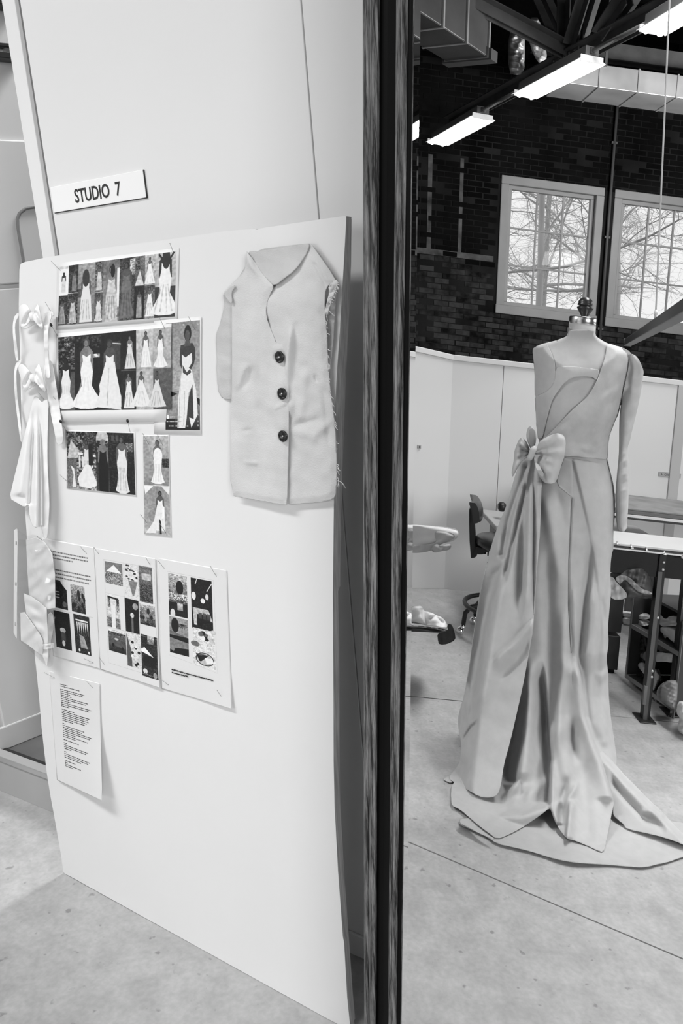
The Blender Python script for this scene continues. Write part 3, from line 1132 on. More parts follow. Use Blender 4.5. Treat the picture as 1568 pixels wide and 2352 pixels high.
S3 = [(381, 743), (458.7, 735.4), (459, 987.6), (380, 987)]
sheet('tall print of one strapless gown with a slit, rightmost sheet beside the linen vest', [(354, 737), (462, 727), (461, 998), (354, 996)], flat(0.0016, 0.0004, 3), [(S3, q.image('gown_slit_print'))])
sheet('white sheet with a row of gowns on dark grounds, second from the top', [(129, 766), (394, 743), (381, 968), (131, 972)], flat(0.0034, 0.0006, 2), [(S2, p.image('gown_collage_dark'))])

# sheet 4
p = Pic(480, 420, 0.3)
p.rect(0, 0, 240, 420, 0.25, 0.45, 0.28, 14)
p.rect(130, 10, 210, 150, 0.25, 0.12, 0.16, 8)
p.poly([(30, 60), (90, 140), (80, 190), (5, 200)], 0.75)
p.rect(0, 200, 70, 420, 0.35, 0.5, 0.1)
p.poly([(25, 250), (50, 270), (62, 410), (35, 415), (45, 320)], 0.88)
p.poly([(80, 150), (205, 165), (205, 180), (80, 168)], 0.9)
for k in range(5):
    p.rect(85 + k * 22, 175, 97 + k * 22, 260, 0.85)
p.bride(142, 60, 270, 0.2, 0.3, 0.1, 0.85)
p.poly([(130, 240), (165, 235), (215, 380), (160, 410), (85, 400), (75, 340)], 0.9)
p.rect(155, 90, 185, 240, 0.05)
p.rect(208, 0, 300, 420, 0.04, 0.25, 0.05, 8)
p.ell(255, 50, 45, 70, 0.75)
p.rect(215, 60, 295, 140, 0.2, 0.2, 0.3, 8)
p.bride(258, 45, 380, 0.22, 0.45, 0.5, 0.03, 0.02)
p.rect(300, 0, 480, 420, 0.10, 0.07, 0.09, 10)
for k in range(3):
    p.rect(320 + k * 32, 20, 340 + k * 32, 60, 0.3)
p.rect(420, 70, 470, 130, 0.5, 0.3, 0.2)
p.bride(392, 20, 400, 0.26, 0.35, 0.15, 0.88, 0.75, kind=1)
S4 = [(152, 990.6), (306.5, 995), (311, 1137), (155, 1119.8)]
sheet('small dark picture strip of four gowns, below the row of dark gowns', [(150, 988), (309, 993), (313, 1140), (153, 1122)], flat(0.0012, 0.0004, 4), [(S4, p.image('gown_strip'))])

# sheet 5
p = Pic(190, 740, 0.8)
p.rect(0, 0, 190, 370, 0.72, 0.5, 0.03, 20)
p.poly([(0, 0), (45, 90), (45, 300), (0, 350)], 0.6)
p.rect(140, 170, 190, 235, 0.15, 0.15, 0.2, 6)
p.bride(105, 30, 330, 0.32, 0.4, 0.25, 0.93, 0.8, kind=1)
p.ell(108, 150, 34, 60, 0.93)
p.rect(0, 376, 190, 740, 0.55, 0.70, 0.02)
p.poly([(0, 376), (70, 376), (10, 440)], 0.93)
p.poly([(130, 376), (190, 376), (186, 440)], 0.9)
p.ell(100, 600, 70, 60, 0.45, 0.5)
p.bride(118, 410, 300, 0.3, 0.3, 0.08, 0.92, 0.8)
p.poly([(95, 520), (105, 500), (110, 620), (80, 730), (10, 735), (70, 640)], 0.9)
p.poly([(138, 520), (150, 530), (150, 600), (128, 620)], 0.95)
p.poly([(110, 620), (122, 640), (126, 735), (112, 735)], 0.1)
S5 = [(328.5, 1001), (386, 1001), (391.5, 1231), (332, 1225)]
sheet('narrow print of two pale gowns, one above the other, beside the dark strip', [(327, 998.5), (387, 998.5), (392.5, 1233), (331, 1227)], flat(0.0014, 0.0005, 6), [(S5, p.image('gown_pair'))])


def lines(pic, x0, x1, y, n, dy, h, v=0.25, last=1.0):
    for k in range(n):
        e = x1 if k < n - 1 else x0 + (x1 - x0) * last
        x = x0
        while x < e - 3:
            l = rs_.randint(5, 22)
            pic.rect(x, y + k * dy, min(x + l, e), y + k * dy + h, v, None, 0.12, 2)
            x += l + 4


def scene_pic(p, x0, y0, x1, y1, kind):
    w, h = x1 - x0, y1 - y0
    if kind == 'table':
        p.rect(x0, y0, x1, y1, 0.75, 0.06, 0.16, 14)
        for k in range(5):
            p.line(x0, y0 + k * 14, x0 + w * 0.5, y0 + 5 + k * 18, 3, 0.35)
        p.ell(x0 + w * .6, y0 + h * .3, w * .2, h * .17, 0.06)
        p.rect(x0, y0 + h * .45, x1, y0 + h * .62, 0.7, 0.5, 0.45, 8)
        p.rect(x0, y0 + h * .68, x1, y1, 0.06, 0.10, 0.05, 10)
        p.rect(x0 + w * .45, y0 + h * .68, x0 + w * .75, y0 + h * .85, 0.8, 0.6)
        p.ell(x0 + w * .2, y1 - h * .04, w * .13, h * .12, 0.85)
    elif kind == 'barn':
        p.rect(x0, y0, x1, y1, 0.05, 0.04, 0.08, 14)
        p.line(x0 + w * .3, y0, x0 + w * .2, y0 + h * .12, 8, 0.8)
        p.line(x1, y0 + h * .05, x0 + w * .75, y0 + h * .22, 8, 0.85)
        p.ell(x0 + w * .12, y0 + h * .35, w * .1, h * .08, 0.9)
        p.ell(x0 + w * .55, y0 + h * .42, w * .11, h * .05, 0.9)
        p.ell(x0 + w * .75, y0 + h * .33, w * .08, h * .06, 0.85)
        p.poly([(x0 + w * .05, y0 + h * .58), (x1 - w * .2, y0 + h * .58), (x1, y0 + h * .8), (x1 - w * .1, y0 + h * .8), (x1 - w * .2, y0 + h * .68), (x0 + w * .25, y0 + h * .7), (x0 + w * .25, y0 + h * .92), (x0 + w * .1, y0 + h * .92)], 0.75)
        for k in range(3):
            p.rect(x0 + w * (.32 + .2 * k), y0 + h * .66, x0 + w * (.48 + .2 * k), y0 + h * .78, 0.35, 0.2)
    elif kind == 'palm':
        p.rect(x0, y0, x1, y1, 0.6, 0.5, 0.05, 14)
        for k in range(9):
            a = math.pi * k / 8
            p.line(x0 + w * .7, y0 + h * .16, x0 + w * .7 + math.cos(a) * w * .28, y0 + h * .16 + math.sin(a) * h * .12, 5, 0.08)
        p.ell(x0 + w * .3, y0 + h * .22, w * .2, h * .2, 0.06)
        p.poly([(x0, y0 + h * .38), (x1, y0 + h * .5), (x1, y0 + h * .58), (x0, y0 + h * .46)], 0.4)
        p.rect(x0, y0 + h * .5, x1, y1, 0.04)
        p.poly([(x0, y0 + h * .58), (x1, y0 + h * .64), (x1, y0 + h * .8), (x0 + w * .3, y0 + h * .84), (x0 + w * .2, y1 - h * .05), (x0, y0 + h * .9)], 0.5)
    elif kind == 'plate':
        p.rect(x0, y0, x1, y1, 0.85, 0.85, 0.08, 12)
        for k in range(10):
            p.ell(x0 + w * rs_.uniform(.3, .95), y0 + h * rs_.uniform(.02, .55), w * .12, h * .06, rs_.choice([0.05, 0.93, 0.8, 0.4]))
        p.ell(x0 + w * .1, y0 + h * .42, w * .2, h * .07, 0.4)
        p.ell(x0 + w * .52, y0 + h * .78, w * .42, h * .17, 0.15)
        p.ell(x0 + w * .52, y0 + h * .78, w * .38, h * .15, 0.75)
        for k in range(6):
            p.line(x0 + w * .3, y0 + h * .85, x0 + w * (.15 + .1 * k), y0 + h * .66, w * .07, 0.06)
        p.poly([(x0 + w * .5, y0 + h * .74), (x0 + w * .85, y0 + h * .72), (x0 + w * .95, y0 + h * .84), (x0 + w * .6, y0 + h * .88)], 0.92)
    elif kind == 'dark':
        p.rect(x0, y0, x1, y1, 0.05, 0.05, 0.07, 10)
        p.ell(x0 + w * .5, y0 + h * .5, w * .18, h * .07, 0.8)
        p.rect(x0 + w * .38, y0 + h * .55, x0 + w * .65, y0 + h * .8, 0.3)
        p.ell(x0 + w * .5, y0 + h * .85, w * .1, h * .08, 0.85)
    elif kind == 'van':
        p.rect(x0, y0, x1, y1, 0.08, 0.07, 0.09, 10)
        p.poly([(x0 + w * .6, y0), (x1, y0), (x1, y0 + h * .3), (x0 + w * .75, y0 + h * .15)], 0.9)
        for k in range(3):
            p.rect(x0 + w * .1, y0 + h * (.4 + .1 * k), x0 + w * .5, y0 + h * (.43 + .1 * k), 0.75)
        p.ell(x0 + w * .8, y0 + h * .82, w * .15, h * .1, 0.35)
    elif kind == 'drape':
        p.rect(x0, y0, x1, y1, 0.15, 0.12, 0.12, 8)
        p.rect(x0 + w * .12, y0 + h * .12, x1 - w * .12, y0 + h * .16, 0.9)
        for k in range(6):
            p.poly([(x0 + w * (.15 + .13 * k), y0 + h * .18), (x0 + w * (.24 + .13 * k), y0 + h * .18), (x0 + w * (.22 + .13 * k), y0 + h * .55)], 0.8)
        p.poly([(x0 + w * .3, y0 + h * .5), (x0 + w * .6, y0 + h * .55), (x0 + w * .8, y0 + h * .85), (x0 + w * .35, y0 + h * .85)], 0.6)
        p.ell(x0 + w * .25, y1 - h * .08, w * .06, h * .04, 0.9)
        p.ell(x0 + w * .85, y1 - h * .06, w * .06, h * .04, 0.9)
    elif kind == 'arch':
        p.rect(x0, y0, x1, y1, 0.88, 0.75, 0.04, 10)
        for a in ((.1, .05, .3, .4), (.75, .1, .95, .5)):
            p.rect(x0 + w * a[0], y0 + h * a[1], x0 + w * a[2], y0 + h * a[3], 0.2, 0.6, 0.3, 6)
        p.line(x0 + w * .1, y0 + h * .08, x0 + w * .9, y0 + h * .1, h * .05, 0.08)
        p.rect(x0, y0 + h * .7, x1, y1, 0.5, 0.4, 0.15, 8)
        p.rect(x0 + w * .35, y0 + h * .3, x0 + w * .65, y1, 0.9)
    elif kind == 'field':
        p.rect(x0, y0, x1, y1, 0.45, 0.5, 0.02)
        p.poly([(x0 + w * .5, y0 + h * .1), (x1, y0 + h * .5), (x0, y0 + h * .5)], 0.93)
        p.rect(x0, y0 + h * .45, x1, y1, 0.45, 0.55, 0.22, 8)
    elif kind == 'flowers':
        p.rect(x0, y0, x1, y1, 0.86, 0.85, 0.04)
        for k in range(30):
            p.ell(x0 + w * rs_.uniform(.1, .9), y0 + h * rs_.uniform(.02, .6), w * .07, h * .025, rs_.choice([0.15, 0.93, 0.55, 0.3]))
        p.poly([(x0 + w * .25, y0 + h * .5), (x0 + w * .85, y0 + h * .5), (x0 + w * .6, y0 + h * .95), (x0 + w * .5, y0 + h * .95)], 0.4, 0.8)
    elif kind == 'room':
        p.rect(x0, y0, x1, y1, 0.5, 0.2, 0.08, 8)
        p.rect(x0 + w * .2, y0 + h * .2, x0 + w * .9, y0 + h * .38, 0.75)
        p.rect(x0, y0 + h * .5, x1, y1, 0.3, 0.2, 0.18, 8)
        for k in range(3):
            p.line(x0, y0 + 4 + 8 * k, x1, y0 + 10 + 8 * k, 3, 0.15)
    elif kind == 'couple':
        p.rect(x0, y0, x1, y1, 0.05, 0.06, 0.07, 8)
        p.ell(x0 + w * .5, y0 + h * .48, w * .14, h * .08, 0.8)
        p.ell(x0 + w * .75, y0 + h * .2, w * .2, h * .1, 0.6)
        p.line(x0 + w * .5, y0 + h * .55, x0 + w * .5, y1, w * .15, 0.4)
    elif kind == 'crowd':
        p.rect(x0, y0, x1, y1, 0.7, 0.15, 0.14, 8)
        for k in range(9):
            p.ell(x0 + w * rs_.uniform(.05, .95), y0 + h * rs_.uniform(.3, .9), w * .08, h * .1, rs_.choice([0.1, 0.6, 0.3]))
        p.ell(x0 + w * .55, y0 + h * .3, w * .1, h * .15, 0.15)
    elif kind == 'car':
        p.rect(x0, y0, x1, y1, 0.45, 0.12, 0.06, 8)
        p.rect(x0, y0, x1, y0 + h * .22, 0.85, 0.8, 0.1, 8)
        p.rect(x0, y0 + h * .1, x1, y0 + h * .24, 0.2, 0.3, 0.3, 6)
        p.poly([(x0 + w * .12, y0 + h * .5), (x0 + w * .35, y0 + h * .42), (x0 + w * .7, y0 + h * .5), (x0 + w * .97, y0 + h * .58), (x0 + w * .97, y0 + h * .75), (x0 + w * .1, y0 + h * .7)], 0.33)
        p.ell(x0 + w * .45, y0 + h * .4, w * .12, h * .05, 0.8)
        p.ell(x0 + w * .25, y0 + h * .7, w * .08, h * .08, 0.05)
        p.ell(x0 + w * .8, y0 + h * .78, w * .08, h * .08, 0.05)
    elif kind == 'setting':
        p.rect(x0, y0, x1, y1, 0.85, 0.8, 0.06, 8)
        p.poly([(x0, y0 + h * .05), (x0 + w * .3, y0 + h * .5), (x0 + w * .35, y1), (x0, y1)], 0.2, 0.8)
        for k in range(8):
            p.ell(x0 + w * rs_.uniform(.3, .9), y0 + h * rs_.uniform(.05, .95), w * .1, h * .04, rs_.choice([0.1, 0.93, 0.5]))
    elif kind == 'garden':
        p.rect(x0, y0, x1, y1, 0.12, 0.14, 0.14, 7)
        p.rect(x0 + w * .4, y0, x0 + w * .8, y0 + h * .2, 0.8, 0.4, 0.2, 6)
        p.poly([(x0, y0 + h * .35), (x0 + w * .2, y0 + h * .3), (x0 + w * .75, y0 + h * .5), (x0, y0 + h * .42)], 0.95)
        p.rect(x0 + w * .1, y0 + h * .5, x0 + w * .9, y0 + h * .75, 0.04, 0.08, 0.05)
        p.ell(x0 + w * .2, y0 + h * .87, w * .14, h * .06, 0.85)
        p.ell(x0 + w * .8, y0 + h * .92, w * .12, h * .07, 0.6)


# sheet 6, 7, 8: event pages
p = Pic(480, 1080, 0.86)
lines(p, 60, 420, 95, 3, 30, 12, 0.4, 0.6)
lines(p, 60, 440, 260, 3, 34, 12, 0.4, 0.95)
for a in ((40, 360, 190, 620, 'van'), (230, 370, 370, 620, 'crowd'), (40, 650, 200, 990, 'dark'), (240, 640, 400, 990, 'drape')):
    scene_pic(p, *a)
p.line(0, 640, 440, 634, 2, 0.7)
S6 = [(97, 1235), (215, 1257), (230, 1537), (122, 1507)]
sh6 = sheet('text page with four dark pictures, half hidden by the clear plastic pocket', S6, flat(0.0015, 0.0008, 8), [([(99, 1238), (214, 1259), (229, 1535), (123, 1505)], p.image('page_text_pictures'))])

p = Pic(560, 1120, 0.86)
for a in ((85, 100, 250, 300, 'field'), (265, 90, 410, 380, 'flowers'), (405, 80, 530, 400, 'room'), (85, 400, 210, 700, 'arch'), (260, 400, 390, 700, 'couple'), (400, 420, 545, 600, 'crowd'),
          (90, 720, 255, 920, 'car'), (262, 700, 395, 1010, 'setting'), (400, 690, 555, 1060, 'garden')):
    scene_pic(p, *a)
for xx in (78, 258, 398, 552):
    p.line(xx, 85, xx, 1040, 1.5, 0.72)
for yy in (85, 392, 705, 1040):
    p.line(78, yy, 552, yy, 1.5, 0.72)
S7 = [(216, 1258), (356, 1282), (367, 1581), (230.5, 1537.5)]
sheet('page with nine small party pictures in a grid, middle one of its row', S7, lambda x, y: 0.0035 + 0.004 * sstep(y, 1480, 1580) * sstep(x, 300, 365) + wrinkle(np.asarray(x, float), np.asarray(y, float), 0.0006, 90, 9), [([(218, 1260), (355, 1284), (366, 1579), (231.5, 1536)], p.image('page_nine_pictures'))])

p = Pic(640, 1280, 0.86)
for a in ((85, 125, 262, 530, 'table'), (300, 125, 500, 610, 'barn'), (85, 545, 262, 900, 'palm'), (305, 600, 510, 965, 'plate')):
    scene_pic(p, *a)
p.line(75, 110, 520, 110, 1.5, 0.72)
p.line(520, 110, 525, 985, 1.5, 0.72)
p.line(75, 930, 525, 985, 1.5, 0.7)
S8 = [(363, 1281), (519.7, 1309), (532.3, 1629.5), (370, 1582)]
dp8 = lambda x, y: 0.002 + 0.006 * sstep(y, 1560, 1630) * sstep(x, 430, 532) + wrinkle(np.asarray(x, float), np.asarray(y, float), 0.0005, 90, 10)
o8 = sheet('page with four table pictures over a two-line caption, rightmost of the row', S8, dp8, [([(365, 1283.5), (518, 1311), (530.5, 1627), (371.5, 1580)], p.image('page_four_pictures'))])
ca, cb = on_board(394, 1538, 0.0045), on_board(510, 1569, 0.0045)
for k, (tx, q0_) in enumerate((('RECEPTION - that flower inspire some of the wedding/botanicals drawing in', (394, 1535.5)), ('the arriving guest (Swing TBD)', (394.5, 1542)))):
    a = on_board(q0_[0], q0_[1] + 3.5, 0.0042)
    L = np.linalg.norm(cb - ca)
    text(tx, 0.0042, m_ink, o8, frame_matrix(a, cb - ca, BT), name='caption', xs=0.98, bold=0.00012)

# sheet 9: typed list, curling off the board
p = Pic(520, 1100, 0.86)
y = 95
for seg in ((1, .25), (1, .6), None, (2, .75), (1, .3), (1, .35), (2, .85), (1, .3), (2, .95), (1, .25), None, (1, .4), (2, .9), (3, .85), (1, .35), None, (1, .1), (2, .7), (2, .95), (1, .45), (1, .8), (1, .4), None, (1, .5), None, (1, .1), (2, .8), (1, .25), None, (1, .1), (2, .85), (1, .55), None, (1, .35), (1, .1), (1, .55), (1, .25)):
    if seg is None:
        y += 14
        continue
    for k in range(seg[0]):
        lines(p, 105, 105 + 340 * seg[1] * (1 - 0.07 * k), y, 1, 20, 8, 0.18)
        y += 18.5
S9 = [(112, 1541), (228, 1569), (234.5, 1840), (131, 1792)]
sheet('typed list on a long white sheet, lowest on the board, its corner curling off', S9,
      lambda x, y: 0.0015 + 0.028 * sstep(y, 1620, 1850) ** 1.5 * (0.35 + 0.65 * sstep(x, 140, 232)) + 0.002 * np.sin(np.asarray(x) / 30.0),
      [([(113.5, 1543), (227, 1570.5), (233.3, 1838), (132, 1790.5)], p.image('typed_list'))])

# ------------------------------------------------------------------ pins
PINS = [((117.7, 600), (139, 622), 'upper left corner of the top collage'), ((390, 559), (398.4, 580), 'upper right corner of the top collage'),
        ((104, 694), (122, 725), 'ribbon of the upper fabric bow'), ((89, 902), (107, 925), 'lower fabric bow, at its bottom right'),
        ((123, 912), (135, 929), 'left edge of the dark gown row'), ((366, 729), (383, 765), 'right end of the dark gown row'),
        ((433, 728), (450, 761), 'upper right of the slit gown print'), ((328, 996), (341.6, 1021), 'upper left of the narrow gown pair'),
        ((362, 999), (374.6, 1025), 'upper right of the narrow gown pair'), ((138, 1091), (153.6, 1105), 'left edge of the small dark strip'),
        ((86, 1232), (107, 1250), 'upper left of the half hidden text page'), ((69, 1274.5), (89.6, 1291), 'clear plastic pocket, at its middle'),
        ((184, 1255), (201, 1274), 'upper right of the half hidden text page'), ((216, 1258), (230, 1277), 'upper left of the nine-picture page'),
        ((335, 1281), (347, 1302), 'upper right of the nine-picture page'), ((364, 1289), (378, 1307), 'upper left of the captioned page'),
        ((323, 1182), (339, 1203), 'lower left of the narrow gown pair'), ((367, 1203), (382, 1226), 'lower right of the narrow gown pair'),
        ((193, 1513), (217, 1524), 'bottom of the half hidden text page'), ((227.6, 1510), (242.5, 1530.5), 'lower left of the nine-picture page'),
        ((334, 1545), (356.5, 1561.5), 'lower right of the nine-picture page'), ((370, 1561), (388, 1574), 'lower left of the captioned page'),
        ((102, 1545), (125, 1557), 'upper left of the typed list'), ((199.5, 1566), (216, 1583), 'upper right of the typed list'),
        ((483.5, 1301.5), (498, 1326), 'upper right of the captioned page'), ((498.5, 1585.5), (512, 1606.7), 'lower right of the captioned page')]
for a, b, where in PINS:
    p0, p1 = on_board(a[0], a[1], 0.012), on_board(b[0], b[1], 0.002)
    o = empty('straight_pin', p1, 'thin steel pin stuck through the ' + where, 'pin', 'steel pins on the board')
    MB().tube([p0, p1], 0.00045, 5).build('shaft', m_steel, o)
    MB().lathe([(0.0001, -0.0008), (0.0008, -0.0004), (0.0008, 0.0004), (0.0001, 0.0008)], p0, 6).build('head', m_steel, o)
for a, b, where in (((117, 746), (133, 774), 'upper left corner of the dark gown row'), ((139, 968), (152, 989), 'upper left of the small dark strip'), ((293, 967), (299, 993), 'upper right of the small dark strip')):
    p0, p1 = on_board(a[0], a[1], 0.016), on_board(b[0], b[1], 0.003)
    o = empty('ball_head_pin', p1, 'black-headed pin at the ' + where, 'pin', 'black-headed pins on the board')
    MB().tube([p0, p1], 0.0004, 5).build('shaft', m_steel, o)
    d = (p1 - p0) / np.linalg.norm(p1 - p0)
    e = np.cross(d, Z_)
    e /= np.linalg.norm(e)
    MB().lathe([(0.0002, -0.0042), (0.0022, -0.0034), (0.0030, 0.0), (0.0022, 0.0034), (0.0002, 0.0042)], p0, 10, ax=(e, np.cross(d, e), d)).build('head', m_black, o)

# ------------------------------------------------------------------ linen vest sample pinned to the board
m_linen = mat('linen', 0.60, 0.85, var=0.05, scale=14, bump=0.25, bscale=420)
m_linen_in = mat('linen_inside', 0.52, 0.85, var=0.05, scale=14, bump=0.25, bscale=420)
vest = empty('sample_vest', on_board(655, 860, 0), 'sleeveless linen vest sample with three black buttons pinned to the board', 'vest')


def rim(poly, w):
    """0 at the outline, 1 further in than w (in measured units)"""
    P = np.asarray(poly, float)

    def f(X, Y):
        q = np.stack([X, Y], 1)
        return np.clip(np.sqrt(((nearest_edge(P, q) - q) ** 2).sum(1)) / w, 0, 1)
    return f


v_back = [(563, 622), (512.5, 674), (515, 690), (516, 700), (508, 738), (495, 774), (499, 818), (497.6, 857), (503.6, 912), (532, 919.6), (560, 915), (700, 900), (752, 880), (765, 800), (770, 700), (775, 652), (770, 644), (714, 562), (712, 558), (570, 575)]
drape('back_piece', v_back, on_board, lambda X, Y: 0.004 + 0.002 * sstep(X, 495, 540) + wrinkle(X, Y, 0.0012, 60, 3) + cross_fold(X, Y, [(495, 822), (525, 828)], 0.0015, 3, 3), m_linen_in, vest, step=4)
v_neck = [(566, 576), (600, 577), (700, 561), (712, 559), (706, 580), (690, 604), (676, 622), (652, 640), (631, 657), (618, 645), (600, 625), (585, 600)]
drape('inner_neck', v_neck, on_board, lambda X, Y: 0.012 + 0.006 * sstep(Y, 575, 650) + wrinkle(X, Y, 0.001, 50, 4), m_linen_in, vest, step=3)
v_right = [(630, 657), (652, 640), (676, 622), (690, 604), (704, 578), (712, 558), (716, 562), (773, 643), (766, 650), (749, 658), (745, 693), (747.6, 732), (751, 768), (753.6, 842), (759.5, 902), (768.5, 964), (773, 1036), (773, 1131), (765.5, 1146), (740, 1152), (712, 1155), (658, 1159), (645, 1150), (640, 900), (628, 800), (622, 760), (612, 720), (614, 690)]
rr = rim(v_right, 14)


def d_right(X, Y):
    d = 0.012 + 0.003 * (rr(X, Y) - 1) + wrinkle(X, Y, 0.0007, 60, 11)
    d += 0.006 * sstep(Y, 640, 700) * (1 - sstep(Y, 750, 900))
    d += fold(X, Y, [(672, 745), (663, 790), (660, 850), (668, 960)], 0.008, 8, 14)
    d += fold(X, Y, [(680, 735), (674, 800), (668, 870), (664, 930)], -0.006, 7, 10)
    d += fold(X, Y, [(700, 840), (695, 910), (685, 985)], 0.004, 10, 12)
    d += fold(X, Y, [(722, 858), (728, 880)], -0.003, 3, 5, 8, 8)
    d += cross_fold(X, Y, [(665, 985), (690, 972), (740, 962)], -0.004, 9, 12)
    d += cross_fold(X, Y, [(664, 985), (720, 1000), (770, 960)], 0.003, 12, 14)
    d += fold(X, Y, [(742, 880), (752, 960), (758, 1040)], -0.003, 8, 8)
    d += fold(X, Y, [(720, 600), (735, 630), (748, 655)], -0.0025, 4, 4, 10, 10)
    return np.maximum(d, 0.004)


drape('right_front', v_right, on_board, d_right, m_linen, vest, step=2.5)
v_left = [(566, 576), (570, 582), (582, 598), (600, 622), (616, 642), (630, 657), (618, 680), (611, 705), (612, 730), (620, 752), (630, 776), (634, 790), (652, 790), (655, 800), (661, 851), (663.7, 917), (663, 1006), (661, 1095), (659, 1160), (655, 1160), (593, 1149), (560, 1143), (530, 1138), (531, 1000), (532, 917), (533, 860), (533, 798), (532, 740), (533, 699), (530, 694), (519, 680), (513, 674), (530, 656), (563, 622), (565, 600)]
rl = rim(v_left, 12)


def d_left(X, Y):
    d = 0.016 + 0.003 * (rl(X, Y) - 1) + wrinkle(X, Y, 0.0007, 55, 21)
    d += 0.004 * sstep(X, 560, 640)
    d += fold(X, Y, [(612, 700), (606, 760), (600, 840), (590, 940)], 0.004, 10, 16)
    d += fold(X, Y, [(580, 838), (573, 870), (560, 900)], -0.006, 14, 9, 20, 25)
    d += fold(X, Y, [(568, 830), (552, 870), (545, 900)], 0.004, 8, 8, 20, 20)
    d += fold(X, Y, [(598, 830), (612, 900), (625, 960)], 0.003, 10, 10)
    d += cross_fold(X, Y, [(552, 990), (585, 986)], -0.0025, 5, 6)
    d += cross_fold(X, Y, [(555, 1062), (600, 1064)], 0.0025, 5, 5)
    d += fold(X, Y, [(594, 1040), (588, 1110)], -0.002, 5, 5)
    d += fold(X, Y, [(566, 578), (578, 610), (600, 640)], 0.004, 8, 8)
    d += cross_fold(X, Y, [(625, 820), (652, 816)], -0.003, 12, 12, 6, 4)
    d += cross_fold(X, Y, [(630, 938), (658, 925)], 0.002, 5, 5, 6, 6)
    return np.maximum(d, 0.006)


drape('left_front', v_left, on_board, d_left, m_linen, vest, step=2.5)
drape('armhole_turning', [(513, 674), (536, 654), (541, 659), (531, 671), (534, 697), (526, 694), (519, 682)], on_board, lambda X, Y: 0.0195 + wrinkle(X, Y, 0.001, 30, 8), m_linen_in, vest, step=2.5)
# frayed right armhole and side seam
fr = MB()
r_ = random.Random(9)
edge = [(770, 642), (774, 655), (764, 668), (757, 690), (752, 715), (748, 735), (752, 770), (754, 842), (759, 902), (768, 964), (773, 1010), (774, 1060), (776, 1100), (778, 1120)]
for k in range(70):
    t = r_.random() * (len(edge) - 1.001)
    i = int(t)
    x = edge[i][0] + (edge[i + 1][0] - edge[i][0]) * (t - i)
    y = edge[i][1] + (edge[i + 1][1] - edge[i][1]) * (t - i)
    ln = r_.uniform(6, 18)
    pts, dx, dy = [], r_.uniform(-0.2, 0.7), r_.uniform(0.2, 1.0)
    for s in range(4):
        pts.append(on_board(x, y, 0.016 + 0.002 * s))
        x += dx * ln / 3 + r_.uniform(-2, 2)
        y += dy * ln / 3
    fr.tube(pts, 0.0006, 4, smooth=False)
pts = [on_board(a, b, 0.017) for a, b in ((774, 1104), (781, 1106), (788, 1112), (794, 1122))]
fr.tube(pts, 0.001, 4)
o = fr.build('loose_threads', m_linen, vest)
tag(o, kind='stuff')
drape('armhole_facing', [(766, 643), (773, 642), (776, 652), (770, 668), (762, 692), (754, 716), (748, 734), (745, 716), (752, 690), (757, 670), (754, 658)], on_board, lambda X, Y: 0.015 + wrinkle(X, Y, 0.003, 18, 5), m_linen, vest, step=2.5)
m_btn = mat('button_black', 0.012, 0.22)
for k, (bx, by) in enumerate(((643, 820), (649, 904), (651, 1001.5))):
    c = on_board(bx, by, 0.0225)
    b = MB().lathe([(0.0005, 0.0), (0.0098, 0.0), (0.0105, 0.0012), (0.0105, 0.0028), (0.0092, 0.0036), (0.0082, 0.0026), (0.0005, 0.0024)], c, 26, ax=(BU, BT, BN)).build('button', m_btn, vest)
    MB().lathe([(0.0003, 0.0024), (0.0014, 0.0024), (0.0012, 0.0034), (0.0003, 0.0036)], c, 8, ax=(BU, BT, BN)).build('thread', m_paper, b)

